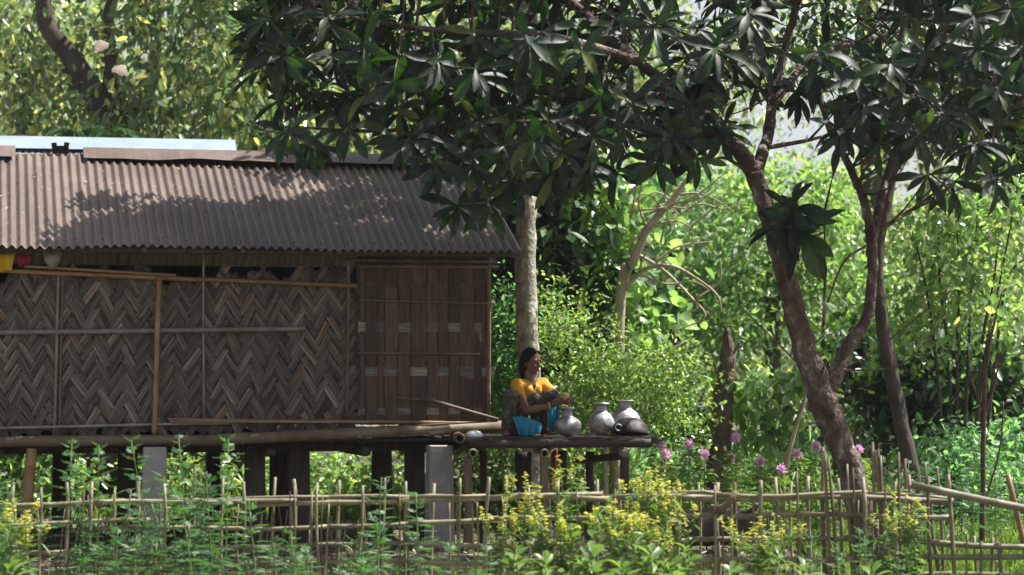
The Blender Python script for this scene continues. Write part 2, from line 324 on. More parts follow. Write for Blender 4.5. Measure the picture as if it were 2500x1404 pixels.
def roof_mat():
    b = NB('rust_roof'); tc = b.n('TexCoord')
    n1 = b.n('TexNoise', Scale=1.3, Detail=8.0, Roughness=0.65); b.l(tc.outputs['Object'], n1.inputs['Vector'])
    c = b.ramp(n1.outputs['Fac'], [(0.25, (0.064, 0.045, 0.036)), (0.5, (0.106, 0.079, 0.066)), (0.75, (0.16, 0.126, 0.108))])
    mp = b.n('Mapping'); mp.inputs['Scale'].default_value = (9, .5, .5); b.l(tc.outputs['Object'], mp.inputs['Vector'])
    n2 = b.n('TexNoise', Scale=2.2, Detail=5.0); b.l(mp.outputs[0], n2.inputs['Vector'])
    c = b.mix(0.45, c, b.ramp(n2.outputs['Fac'], [(0.3, (0.55, 0.52, 0.5)), (0.7, (1.25, 1.25, 1.25))]), 'MULTIPLY')
    oi = b.n('ObjectInfo'); c = b.mix(1.0, c, b.ramp(oi.outputs['Random'], [(0.0, (.84, .82, .82)), (1.0, (1.14, 1.12, 1.1))]), 'MULTIPLY')
    n5 = b.n('TexNoise', Scale=4.5, Detail=9.0, Roughness=.75); b.l(tc.outputs['Object'], n5.inputs['Vector']); c = b.mix(b.ramp(n5.outputs['Fac'], [(.52, (0, 0, 0)), (.68, (.55,) * 3)]), c, (0.12, 0.062, 0.038))
    n3 = b.n('TexNoise', Scale=26.0, Detail=2.0); b.l(tc.outputs['Object'], n3.inputs['Vector'])
    c = b.mix(b.ramp(n3.outputs['Fac'], [(0.70, (0, 0, 0)), (0.76, (0.7,) * 3)]), c, (0.42, 0.35, 0.28))
    # pale moss towards the right end of the roof
    sx = b.n('SeparateXYZ'); b.l(tc.outputs['Object'], sx.inputs[0])
    mr = b.n('MapRange'); mr.inputs[1].default_value = -1.9; mr.inputs[2].default_value = 0.0; mr.inputs[3].default_value = 0; mr.inputs[4].default_value = .5
    b.l(sx.outputs[0], mr.inputs[0])
    n4 = b.n('TexNoise', Scale=3.0, Detail=5.0); b.l(tc.outputs['Object'], n4.inputs['Vector'])
    k = b.n('Math', operation='MULTIPLY'); b.l(mr.outputs[0], k.inputs[0]); b.l(b.ramp(n4.outputs['Fac'], [(.42, (0, 0, 0)), (.6, (1, 1, 1))]), k.inputs[1])
    c = b.mix(k.outputs[0], c, (0.17, 0.185, 0.115))
    p = b.n('BsdfPrincipled', Roughness=0.55, Metallic=0.0); p.inputs['Specular IOR Level'].default_value = 0.45; b.l(c, p.inputs['Base Color'])
    bp = b.n('Bump', Strength=.25, Distance=.01); b.l(n3.outputs['Fac'], bp.inputs['Height']); b.l(bp.outputs[0], p.inputs['Normal'])
    o = b.n('OutputMaterial'); b.l(p.outputs[0], o.inputs[0]); return b.m
M['rust_roof'] = roof_mat()

def wrap_mat():
    b = NB('wrap_cloth'); tc = b.n('TexCoord')
    n1 = b.n('TexVoronoi', Scale=26.0); b.l(tc.outputs['Object'], n1.inputs['Vector'])
    c = b.ramp(n1.outputs['Distance'], [(0.18, (0.27, 0.16, 0.13)), (0.3, (0.075, 0.058, 0.04)), (0.7, (0.035, 0.032, 0.023))])
    n2 = b.n('TexNoise', Scale=18.0, Detail=4.0); b.l(tc.outputs['Object'], n2.inputs['Vector'])
    c = b.mix(b.ramp(n2.outputs['Fac'], [(.5, (0, 0, 0)), (.62, (.6,) * 3)]), c, (0.10, 0.11, 0.075))
    p = b.n('BsdfPrincipled', Roughness=0.8); b.l(c, p.inputs['Base Color'])
    n3 = b.n('TexNoise', Scale=14.0, Detail=2.0); b.l(tc.outputs['Object'], n3.inputs['Vector'])
    bp = b.n('Bump', Strength=.7, Distance=.02); b.l(n3.outputs['Fac'], bp.inputs['Height']); b.l(bp.outputs[0], p.inputs['Normal'])
    o = b.n('OutputMaterial'); b.l(p.outputs[0], o.inputs[0]); return b.m
M['wrap'] = wrap_mat()

# ------------------------------------------------------------------ ground
def ground_h(x, y):
    return 0.03 * np.sin(x * 0.9 + 1) * np.sin(y * 0.7) + 0.02 * np.sin(x * 2.3) * np.cos(y * 1.9)
xs = np.concatenate([np.linspace(-150, -16, 8), np.linspace(-15, 15, 61), np.linspace(16, 150, 8)])
ys = np.concatenate([np.linspace(-30, 8, 8), np.linspace(9, 40, 63), np.linspace(44, 260, 12)])
X, Y = np.meshgrid(xs, ys); Z = np.where((abs(X) < 15) & (Y < 45), ground_h(X, Y), 0.0)
nx = len(xs); g = MB()
g.add(np.stack([X, Y, Z], -1).reshape(-1, 3), [(j * nx + i, j * nx + i + 1, (j + 1) * nx + i + 1, (j + 1) * nx + i) for j in range(len(ys) - 1) for i in range(nx - 1)])
tag(g.build('ground', M['soil']), 'bare brown soil with leaf litter under and around the hut', None, None, 'structure')

# ------------------------------------------------------------------ the hut: a frame of its own, turned 12 degrees
HA = math.radians(12.4); EX = np.array([math.cos(HA), math.sin(HA), 0]); EY = np.array([-math.sin(HA), math.cos(HA), 0])
HO = np.array([(1195 - 1250) * S * 22.4, 22.4, 0.0])
def H(px, py, v=0.0):
    d = np.array([(px - 1250) * S, 1.0, (HOR - py) * S]); t = (v + HO.dot(EY)) / d.dot(EY)
    q = d * t - HO
    return np.array([q.dot(EX), v, CAMZ + (HOR - py) * S * t])
hut = thing('stilt_hut', HO, 'brown bamboo hut on posts with woven walls and a rusty corrugated roof', 'house', None, HA)
def part(mb, name, mat, parent=hut, smooth=True, label=None):
    o = mb.build(name, mat, parent, smooth, off=(0, 0, 0))
    if label: o['label'] = label
    return o
UL, UR = -7.2, 0.22
EV, EW = -0.45, H(600, 607, -.45)[2]
RV, RW = 1.8, H(600, 388, 1.8)[2]
SL = (RW - EW) / (RV - EV)
roof_w = lambda v: EW + (v - EV) * SL if v <= RV else RW - (v - RV) * SL
# roof sheets
def sheet(u0, u1, back=False, dz=0.0):
    lam = 0.0835; nu = int(round((u1 - u0) / lam * 8)) + 1; nv = 9
    us = np.linspace(u0, u1, nu); V = []
    tl = rng.uniform(-.008, .008)
    for j in range(nv):
        f = j / (nv - 1); v = (EV + tl + (RV - EV - tl - 0.02) * f) if not back else (2 * RV - EV) + (RV - (2 * RV - EV) + 0.02) * f
        ww = roof_w(v) + 0.012 * np.sin(us * 1.7 + f * 2) + .006 * np.sin(us * 5 + j) + dz
        V.append(np.stack([us, np.full(nu, v), ww + 0.016 * np.sin(us / lam * 2 * PI)], 1))
    V = np.concatenate(V)
    return V, [(j * nu + i, j * nu + i + 1, (j + 1) * nu + i + 1, (j + 1) * nu + i) for j in range(nv - 1) for i in range(nu - 1)]
roof = thing('roof', (0, 0, 0), None, None); roof.parent = hut
u = UL; k = 0
while u < UR - .1:
    u1 = min(u + 0.0835 * 9, UR)
    for back in (False, True):
        part(MB().add(*sheet(u, u1 + (0.06 if u1 < UR else 0), back, 0.004 * (k % 2))), 'roof_sheet', M['rust_roof'], roof)
    u = u1; k += 1
# ridge cap strips
def cap_strip(u0, u1, h, buck):
    n = 24; us = np.linspace(u0, u1, n); prof = [(-.23, -.095), (-.12, -.035), (0, .03), (.12, -.035), (.23, -.095)]
    V = []
    for i, uu in enumerate(us):
        bz = buck * (math.sin(uu * 4.3) * .5 + math.sin(uu * 9.1 + 1) * .3)
        for q, (dv, dw) in enumerate(prof): V.append((uu, RV + dv, RW + h + dw + (bz if q in (0, 1) else 0)))
    return V, [(i * 5 + q, (i + 1) * 5 + q, (i + 1) * 5 + q + 1, i * 5 + q + 1) for i in range(n - 1) for q in range(4)]
u38, u205, uend = H(38, 390, 1.55)[0], H(205, 390, 1.55)[0], H(1168, 400, 1.55)[0]
part(MB().add(*cap_strip(UL, u38, .055, .01)), 'ridge_cap', M['rust_roof'], roof)
part(MB().add(*cap_strip(u205, (u205 + uend) / 2 + .1, .055, .018)), 'ridge_cap', M['rust_roof'], roof)
part(MB().add(*cap_strip((u205 + uend) / 2, uend, .05, .014)), 'ridge_cap', M['rust_roof'], roof)
b = MB(); c0 = H(148, 372, 1.8)
for dx, hh, ww in ((-.06, .10, .05), (0, .07, .12), (.055, .105, .05)):
    b.add(*box_geo((c0[0] + dx, 1.8, RW + .02 + hh / 2), (ww, .08, hh), rot('Y', dx * 2)))
part(b, 'ridge_bracket', M['soot'], roof, False)
b = MB().add(*bamboo_geo((UL, RV, RW - .02), (UR - .1, RV, RW - .02), .035)); part(b, 'ridge_pole', M['bamboo_old'], roof)
for uu in np.arange(UL + .3, UR, .9):
    b = MB(); b.add(*bamboo_geo((uu, EV + .06, roof_w(EV + .06) - .05), (uu, RV, RW - .06), .025)); b.add(*bamboo_geo((uu, 2 * RV - EV - .06, roof_w(EV + .06) - .05), (uu, RV, RW - .06), .025))
    part(b, 'rafter', M['bamboo_old'], roof)
# dry leaves lying on the roof
N = 120; lu = rng.uniform(-5.2, .1, N); lv = rng.uniform(EV + .03, RV - .3, N)
lp = np.stack([lu, lv, [roof_w(v) + .022 for v in lv]], 1)
o = leaf_obj('dry_leaf_scatter', lp, rand_dirs(N) * [1, 1, .3] + [0, .3, .14], np.tile([0, -.4, .9], (N, 1)), rng.uniform(.02, .05, N), rng.uniform(.012, .022, N), rng.uniform(.4, 1, N), M['litter'], roof, off=(0, 0, 0)); o['kind'] = 'stuff'
nb = MB()
for vv in (EV + .12, .35, 1.0, 1.62):
    for uu in np.arange(-5.2, .15, .0835 * 3):
        nb.add(*ell_geo((uu + .0209 + rng.normal(0, .004), vv + rng.normal(0, .02), roof_w(vv) + .018), (.009, .009, .007), None, 6, 4))
o = part(nb, 'nail_heads', M['soot'], roof); o['kind'] = 'stuff'
# woven herringbone wall
wall = MB()
WD = 0.068; SA, CA = math.sin(math.radians(59)), math.cos(math.radians(59))
wu0, wu1 = -7.1, H(876, 850)[0]; WB = H(400, 1056)[2]
def wtop(uu): return 2.575 + .045 * math.sin(uu * 3.1 + 1) + .05 * math.sin(uu * 7) + .05 * math.sin(uu * 17 + 1)
def strip_line(nrm_u, off, v):
    """one long hidden strip of the weave, clipped to the wall"""
    du, dw = (CA, SA) if nrm_u < 0 else (-CA, SA)
    pu, pw = nrm_u * off * WD, CA * off * WD
    pts = []
    for t in np.arange(-9, 9, .05):
        uu, w_ = pu + du * t, pw + dw * t
        if wu0 < uu < wu1 and WB < w_ < wtop(uu) + .03: pts.append((uu, w_))
    if len(pts) < 4: return
    (a0, a1), (b0, b1) = pts[0], pts[-1]; L = math.hypot(b0 - a0, b1 - a1); hw = WD * rng.uniform(.40, .47)
    ang = math.atan2(b1 - a1, b0 - a0)
    wall.add(*box_geo(((a0 + b0) / 2, v, (a1 + b1) / 2), (L, .004, hw * 2), rot('Y', -ang)), rng.uniform(0, 1))
for a in range(-60, 140): strip_line(-SA, a, .016); strip_line(SA, a, .024)
woven = part(wall, 'woven_wall', M['slat_mass'], hut, False)
def slat_mesh(name, L, W, bow, mat, n=5, th=.004):
    xs_ = np.linspace(-L / 2, L / 2, n); V = []
    for x in xs_:
        y = -bow * (1 - (2 * x / L) ** 4) + bow * .3
        V += [(x, y + .002, -W / 2), (x, y - th * .5, -W * .2), (x, y - th * .5, W * .2), (x, y + .002, W / 2), (x, y + th + .002, 0)]
    F = []
    for i in range(n - 1):
        for q in range(5): F.append((i * 5 + q, i * 5 + (q + 1) % 5, (i + 1) * 5 + (q + 1) % 5, (i + 1) * 5 + q))
    F += [(4, 3, 2, 1, 0), tuple((n - 1) * 5 + q for q in range(5))]
    return MB().add(V, F).mesh(name, mat, smooth=False)
FL = 3 * 1.132 * WD
def split_mesh(cuts, k, gap):
    a_ = MB(); e = np.cumsum([0] + list(cuts)); e = (e / e[-1] - .5) * WD * k
    for z0, z1 in zip(e[:-1], e[1:]):
        n = 4; L = FL * rng.uniform(1.0, 1.14); x0 = rng.normal(0, .008); xs_ = np.linspace(-L / 2, L / 2, n) + x0; V = []; hw = (z1 - z0) / 2 - gap; zc = (z0 + z1) / 2; tl = rng.normal(0, .002)
        for x in xs_:
            y = -.007 * (1 - (2 * (x - x0) / L) ** 4); t_ = tl * (x - x0) / L * 2
            V += [(x, y + .002, zc - hw + t_), (x, y - .0015, zc + t_), (x, y + .002, zc + hw + t_), (x, y + .006, zc + t_)]
        a_.add(V, [(i * 4 + q, i * 4 + (q + 1) % 4, (i + 1) * 4 + (q + 1) % 4, (i + 1) * 4 + q) for i in range(n - 1) for q in range(4)], float(rng.uniform(0, 1)))
    return a_.mesh('bamboo_strip', M['slat'], smooth=False)
slat_meshes = [split_mesh(*q) for q in (((3, 2, 4), 1.0, .0008), ((2, 3, 2, 3), 1.05, .0008), ((4, 3), .96, .0006), ((2, 5, 3), 1.0, .001), ((3, 3, 3), .94, .0022))]
cells = []
for a in range(-70, 150):
    for m in range(-12, 30):
        for fam in (0, 1):
            if fam == 0: aa, bb = a, a - 6 * m + 1
            else: bb = a; aa = a + 6 * m - 4
            uu = (bb - aa) * WD / (2 * SA); w_ = (aa + bb) * WD / (2 * CA)
            if wu0 + .06 < uu < wu1 - .04 and WB + .05 < w_ < wtop(uu) - .03: cells.append((uu, w_, fam))
cells = sorted(set((round(q[0], 4), round(q[1], 4), q[2]) for q in cells))
du = rng.uniform(0, 1, len(cells)); vis = []; mass = MB()
u_left = H(-20, 850)[0]
cells = sorted(cells, key=lambda q: q[1])
for (uu, w_, fam), rr in zip(cells, du):
    hole = (uu > wu1 - 1.3 and w_ < WB + .34 and rr < .33) or rr < .02
    if hole: continue
    ang = (math.radians(59) if fam == 0 else math.radians(121)) + rng.normal(0, .035)
    if uu > u_left and len(vis) < 295: vis.append((uu, w_, ang))
    else:
        L = FL * 1.05; mass.add(*box_geo((uu, -.004, w_), (L, .005, WD * .88), rot('Y', -ang)), rng.uniform(0, 1))
for uu, w_, ang in vis:
    o = bpy.data.objects.new('bamboo_strip', slat_meshes[int(rng.integers(5))]); COL.objects.link(o); o.parent = woven
    o.location = (uu + rng.normal(0, .006) + .018 * math.sin(w_ * 5 + uu * 1.3), rng.normal(0, .002), w_ + rng.normal(0, .006) + .02 * math.sin(uu * 2.1)); o.rotation_euler = (rng.normal(0, .05), -ang - .05 * math.sin(uu * 1.7 + w_ * 2) - rng.normal(0, .03), 0)
    o.scale = (rng.uniform(.93, 1.06), 1, rng.uniform(.85, 1.04))
# the rest of the strips and the loose ends along the wall's top and foot
for uu in np.arange(wu0, wu1, .045):
    for base, sg in ((wtop(uu) - .06, 1), (WB + .02, -1)):
        if rng.random() < .7:
            ang = math.radians(59 if rng.random() < .5 else 121) + rng.normal(0, .12); L = rng.uniform(.08, .2)
            mass.add(*box_geo((uu, rng.uniform(-.012, .004), base + (rng.uniform(0, .04) if sg > 0 else rng.uniform(-.01, .05))), (L, .004, rng.uniform(.015, .05)), rot('Y', -ang)), rng.uniform(0, 1))
o = part(mass, 'loose_strips', M['slat_mass'], woven, False); o['kind'] = 'stuff'
# chequer panel beside it
cx = [55, 100, 195, 250, 355, 455, 580, 670, 750, 840, 950, 1010, 1068]
cx = [860 + q / 3.19 for q in cx]
pu0, pu1 = H(872, 850)[0], 0.0
pb = MB().add(*box_geo(((pu0 + pu1) / 2, .03, (H(1000, 1036)[2] + 2.88) / 2), (pu1 - pu0, .012, 2.88 - H(1000, 1036)[2])), .2)
panel = part(pb, 'chequer_wall', M['panel_slat'], hut, False)
rows = [(600, 612), (686, 705), (785, 813), (894, 921), (993, 1015)]
pn = {}
def vslat(u0, u1, w0, w1, v, mat, nm):
    n = 6; ts = np.linspace(0, 1, n); V = []; wob = rng.uniform(-.006, .006, (n, 2))
    for i, t in enumerate(ts):
        w_ = w0 + (w1 - w0) * t; y = v - .010 * math.sin(PI * t) ** .5
        V += [(u0 + wob[i, 0] + .003, y + .003, w_), (u0 + (u1 - u0) * .33, y - .002, w_), (u0 + (u1 - u0) * .66, y - .001, w_), (u1 + wob[i, 1] - .003, y + .003, w_), ((u0 + u1) / 2, y + .008, w_)]
    F = []
    for i in range(n - 1):
        for q in range(5): F.append((i * 5 + q, i * 5 + (q + 1) % 5, (i + 1) * 5 + (q + 1) % 5, (i + 1) * 5 + q))
    F += [(4, 3, 2, 1, 0), tuple((n - 1) * 5 + q for q in range(5))]
    part(MB().add(V, F), nm, mat, panel, False)
for ci in range(12):
    u0, u1 = H(cx[ci], 850)[0], H(cx[ci + 1], 850)[0]
    under = [r for ri, r in enumerate(rows) if (ri % 2 == 0) == (ci % 2 == 0)]
    ypos = 628
    for r0, r1 in under + [(1034, 1036)]:
        if r0 - ypos > 8 and r0 > 640: vslat(u0, u1, H(1000, r0 + 3)[2], H(1000, ypos - 3)[2], .0 + rng.uniform(-.003, .003), M['panel_slat'], 'split_slat')
        ypos = r1
    for r0, r1 in under:
        if r0 < 640: continue
        e = .02 if ci < 11 else .06
        a0, a1 = H(1000, r1)[2], H(1000, r0)[2]
        o = part(MB().add(*box_geo(((u0 + u1) / 2 + e / 2 - .01, .010, (a0 + a1) / 2), (u1 - u0 + e, .008, a1 - a0))), 'cross_band', M['band'] if r0 > 700 else M['panel_slat'], panel, False)
# other walls, floor
b = MB(); b.add(*box_geo((wu0, 1.8, (WB + 2.85) / 2), (.02, 3.6, 2.85 - WB))); part(b, 'end_wall', M['slat_mass'], hut, False)
b = MB(); b.add(*box_geo((-.02, 1.83, (WB + 2.85) / 2), (.02, 3.5, 2.85 - WB))); part(b, 'end_wall', M['slat_mass'], hut, False)
b = MB(); b.add(*box_geo(((wu0) / 2, 3.6, (WB + 2.85) / 2), (-wu0, .02, 2.85 - WB))); part(b, 'back_wall', M['dark_wood'], hut, False)
for sgn in (0, 1):
    uu = -.02 if sgn else wu0
    b = MB().add([(uu, 0.05, 2.84), (uu, 3.55, 2.84), (uu, 1.8, RW - .12), (uu + .015, 0.05, 2.84), (uu + .015, 3.55, 2.84), (uu + .015, 1.8, RW - .12)], [(0, 1, 2), (5, 4, 3), (0, 3, 4, 1), (1, 4, 5, 2), (2, 5, 3, 0)]); part(b, 'gable', M['slat_mass'], hut, False)
FZ = WB - .03
fm = MB().add(*box_geo((0, 1.78, 0), (.07, 3.75, .022))).mesh('floor_slat', M['bamboo_wall'], smooth=False)
floor_ = MB().add(*box_geo((wu0 / 2, 1.8, FZ - .055), (-wu0, 3.5, .03))); floor_ = part(floor_, 'floor', M['dark_wood'], hut, False)
uu = wu0 + .05
while uu < -.05:
    o = bpy.data.objects.new('floor_slat', fm); COL.objects.link(o); o.parent = floor_
    o.location = (uu, rng.uniform(-.05, .0), FZ - .012 + rng.uniform(-.012, .012)); o.rotation_euler = (0, rng.normal(0, .12), rng.normal(0, .012)); o.scale = (rng.uniform(.6, 1.2), 1, rng.uniform(.7, 1.4)); uu += rng.uniform(.08, .13)
# bamboo rails and uprights on the wall, read off the photograph at the wall's plane
def rail(p0, p1, r, mat, v=-.035, nm='wall_rail', sag=0., **kw):
    return part(MB().add(*bamboo_geo(H(*p0, v), H(*p1, v), r, sag=sag, **kw)), nm, M[mat])
rail((-60, 657), (500, 684), .021, 'bamboo_tan'); rail((60, 650), (430, 672), .014, 'bamboo_tan', -.05); rail((480, 681), (872, 698), .021, 'bamboo_tan', -.04)
rail((-60, 812), (746, 803), .024, 'bamboo_wall', -.04)
rail((-60, 1046), (560, 1033), .015, 'bamboo_wall', -.05); rail((410, 1024), (1212, 1034), .016, 'bamboo_tan', -.06)
rail((415, 1030), (900, 1031), .009, 'bamboo_wall', -.075)
rail((830, 634), (1215, 640), .014, 'bamboo_old', -.04); rail((875, 650), (1218, 652), .018, 'bamboo_old', -.05); rail((878, 733), (1208, 741), .012, 'bamboo_old', -.035); rail((872, 862), (1172, 864), .011, 'bamboo_old', -.035)
rail((970, 971), (1045, 977), .011, 'bamboo_old', -.09, 'leaning_stick'); rail((1040, 974), (1216, 1024), .016, 'bamboo_old', -.10, 'leaning_stick')
for xt, yt, xb, yb, r, mt, v in ((143, 665, 133, 1055, .014, 'bamboo_wall', -.022), (154, 628, 145, 1058, .012, 'bamboo_old', -.02), (389, 676, 376, 1060, .025, 'bamboo_tan', -.065), (497, 612, 497, 1034, .011, 'bamboo_wall', -.02), (850, 618, 848, 1036, .016, 'bamboo_old', -.025), (1193, 618, 1192, 1040, .02, 'bamboo_old', -.02)):
    part(MB().add(*bamboo_geo(H(xt, yt, v), H(xb, yb, v), r)), 'wall_upright', M[mt])
rail((-60, 1080), (560, 1075), .052, 'bamboo_old', -.10, 'floor_beam', node=.5); rail((540, 1073), (1225, 1041), .055, 'bamboo_old', -.09, 'floor_beam', node=.5)
for v in (.5, 1.8, 3.4): part(MB().add(*bamboo_geo((wu0, v, FZ - .13), (.05, v, FZ - .11), .055, node=.5)), 'floor_beam', M['dark_wood'])
for uu in (-4.6, -3.4, -2.1, -1.2, -.4): part(MB().add(*bamboo_geo((uu, -.05, FZ - .16), (uu, 3.6, FZ - .16), .045)), 'floor_joist', M['dark_wood'])
# eave purlin, its dark colour standing in for shade under the eaves
part(MB().add(*bamboo_geo((UL, EV + .12, roof_w(EV + .12) - .07), (UR, EV + .12, roof_w(EV + .12) - .07), .03)), 'eave_purlin', M['dark_wood'], roof)
# posts
def post(px, wpx, v, mat, nm, lean=0., ztop=None):
    c = H(px, 1200, v); wd = wpx * S * 21.8; zt = FZ - .1 if ztop is None else ztop
    vv = []
    for z, k in ((-.15, 1.12), (.5, 1.0), (zt, .94)):
        for sx_, sy_ in ((-1, -1), (1, -1), (1, 1), (-1, 1)): vv.append((c[0] + sx_ * wd / 2 * k + lean * (z - .5), c[1] + sy_ * wd / 2 * k, z))
    F = [(3, 2, 1, 0), (8, 9, 10, 11)] + [(i * 4 + q, i * 4 + (q + 1) % 4, (i + 1) * 4 + (q + 1) % 4, (i + 1) * 4 + q) for i in range(2) for q in range(4)]
    me = MB().add(vv, F); o = part(me, nm, M[mat], hut, False)
    bv = o.modifiers.new('bevel', 'BEVEL'); bv.width = .012; bv.segments = 2; return o
post(374, 58, -.12, 'concrete', 'concrete_post', .03); post(1073, 62, -.12, 'concrete', 'concrete_post')
post(312, 52, 1.3, 'dark_wood', 'shade_dark_post'); post(622, 50, .5, 'dark_wood', 'shade_dark_post'); post(682, 50, 1.8, 'dark_wood', 'shade_dark_post'); post(728, 55, .6, 'dark_wood', 'shade_dark_post'); post(932, 50, 1.6, 'dark_wood', 'shade_dark_post'); post(1012, 48, .5, 'dark_wood', 'shade_dark_post')  # dark wood colour stands in for the deep shade under the hut
post(-90, 58, -.1, 'concrete', 'concrete_post'); post(150, 50, 3.3, 'dark_wood', 'shade_dark_post'); post(520, 40, 3.4, 'dark_wood', 'shade_dark_post')
p0 = H(78, 1095, -.1); p1 = H(52, 1300, -.1); p1[2] = -.1
part(MB().add(*bamboo_geo(p0, p1, .048, .055)), 'bamboo_post', M['bamboo_tan'])

# ------------------------------------------------------------------ second hut behind, metal roof
h2o = np.array([-5.2, 29.0, 0.]); hut2 = thing('metal_roofed_hut', h2o, 'hut behind the rusty roof with a shiny pale blue metal roof ridge', 'house', None, math.radians(10))
h2x = 1.72; RZ2 = 1.6 + (HOR - 357) * S * 29.6
def h2sheet(v0, w0, v1, w1):
    us = np.arange(-4.5, h2x, .019); n = len(us); V = []
    for j in range(4):
        f = j / 3
        V.append(np.stack([us, np.full(n, v0 + (v1 - v0) * f), w0 + (w1 - w0) * f + .014 * np.sin(us / .076 * 2 * PI)], 1))
    return np.concatenate(V), [(j * n + i, j * n + i + 1, (j + 1) * n + i + 1, (j + 1) * n + i) for j in range(3) for i in range(n - 1)]
part(MB().add(*h2sheet(-1.6, RZ2 - .80, 0, RZ2 - .04)), 'roof_sheet', M['galv'], hut2); part(MB().add(*h2sheet(1.6, RZ2 - .80, 0, RZ2 - .04)), 'roof_sheet', M['galv'], hut2)
us = np.linspace(-4.5, h2x + .03, 12); V = []
for uu in us: V += [(uu, -.32, RZ2 - .13), (uu, -.29, RZ2 - .115), (uu, 0, RZ2 + .05), (uu, .29, RZ2 - .115), (uu, .32, RZ2 - .13)]
part(MB().add(V, [(i * 5 + q, (i + 1) * 5 + q, (i + 1) * 5 + q + 1, i * 5 + q + 1) for i in range(11) for q in range(4)]), 'ridge_cap', M['galv'], hut2, False)
for sx_, sy_, cxx, cyy in ((6.2, .03, -1.3, -1.2), (6.2, .03, -1.3, 1.2), (.03, 2.4, -4.4, 0), (.03, 2.4, 1.8, 0)):
    part(MB().add(*box_geo((cxx, cyy, (RZ2 - .7) / 2 + .3), (sx_, sy_, RZ2 - 1.3))), 'wall', M['slat_mass'], hut2, False)
for cxx in (-4.3, -1.3, 1.7):
    for cyy in (-1.15, 1.15): part(MB().add(*box_geo((cxx, cyy, .45), (.14, .14, 1.1))), 'post', M['dark_wood'], hut2, False)

# ------------------------------------------------------------------ porch platform
DZ = 1.078; PX0, PX1 = P(1118, 1070, 21.7)[0], P(1602, 1070, 21.7)[0]; PY0, PY1 = 21.7, 22.95
porch = thing('bamboo_platform', (0.4, 22.3, 0), 'dark bamboo platform on posts beside the hut where the woman squats', 'platform')
def pp(mb, nm, mat, parent=porch, smooth=True): return mb.build(nm, mat, parent, smooth)
y = PY0 + .01; i = 0
while y < PY1:
    wd = rng.uniform(.05, .085)
    a0 = PX0 + rng.uniform(-.03, .08); a1 = PX1 - rng.uniform(-.02, .12)
    n = 9; xs_ = np.linspace(a0, a1, n); zz = DZ - .012 + rng.uniform(-.006, .006) + np.cumsum(rng.normal(0, .0025, n))
    V = []
    for x_, z_ in zip(xs_, zz): V += [(x_, y, z_ - .006), (x_, y + .004, z_ + .005), (x_, y + wd - .004, z_ + .005), (x_, y + wd, z_ - .006)]
    F = [(j * 4 + q, j * 4 + (q + 1) % 4, (j + 1) * 4 + (q + 1) % 4, (j + 1) * 4 + q) for j in range(n - 1) for q in range(4)] + [(3, 2, 1, 0), tuple((n - 1) * 4 + q for q in range(4))]
    pp(MB().add(V, F), 'deck_slat', M['deck'], smooth=False); y += wd + rng.uniform(.0, .012); i += 1
# frayed slat ends and scraps along the front edge
b = MB()
for k in range(70):
    x_ = rng.uniform(PX0 + .1, PX1); L = rng.uniform(.06, .28)
    b.add(*box_geo((x_, PY0 - .01 - rng.uniform(0, .04), DZ - .03 + rng.uniform(-.022, .02)), (L, .02, rng.uniform(.006, .02)), rot('Y', rng.normal(0, .12)) @ rot('Z', rng.normal(0, .2))), rng.uniform(0, 1))
pp(b, 'frayed_edge', M['deck'], smooth=False)['kind'] = 'stuff'
ZB = 1.6 - (1084 - HOR) * S * 21.66
pp(MB().add(*bamboo_geo((P(1125, 1080, 21.66)[0], 21.66, ZB), (P(1592, 1080, 21.66)[0], 21.66, ZB + .01), .042, node=.45)), 'front_beam', M['shade_dark_bamboo'])
pp(MB().add(*bamboo_geo((PX0, 22.9, ZB), (PX1, 22.9, ZB), .042)), 'back_beam', M['dark_wood'])
for px in (1155, 1330, 1527):
    x_ = P(px, 1106, 21.5)[0]
    pp(MB().add(*bamboo_geo((x_, 21.46, ZB - .083), (x_ - .05, 23.0, ZB - .083), .04, n=12, hollow=(px != 1527, False))), 'cross_pole', M['bamboo_grey'])
for px in (1240, 1430, 1585):
    x_ = P(px, 1106, 21.8)[0]; pp(MB().add(*bamboo_geo((x_, 21.72, ZB + .0), (x_ - .05, 23.0, ZB), .03, n=10)), 'cross_pole', M['bamboo_old'])
x_ = P(1123, 1070, 21.5)[0]; pp(MB().add(*bamboo_geo((x_, 21.5, ZB + .055), (x_ - .1, 23.0, ZB + .055), .048, n=14, hollow=(True, False))), 'thick_pole', M['bamboo_old'])
for px, r, Yp, mt in ((1142, .042, 21.62, 'brown_wood'), (1328, .043, 21.62, 'brown_wood'), (1525, .045, 21.66, 'dark_wood'), (1277, .085, 22.5, 'dark_wood'), (1440, .045, 22.7, 'dark_wood'), (1372, .05, 22.9, 'dark_wood'), (1180, .04, 22.9, 'dark_wood')):
    x_ = P(px, 1150, Yp)[0]
    pp(MB().add(*tube_geo(smooth_path([(x_ - .02, Yp, -.12), (x_ + .01, Yp, .35), (x_, Yp, .7), (x_, Yp, ZB - .10)], 4), interp([r * 1.15, r, r * .95, r], 13), 10, jit=.05)), 'post', M[mt])
pp(MB().add(*tube_geo([P(1405, 1125, 22.4), P(1530, 1112, 21.9)], .035, 8)), 'brace', M['dark_wood'])

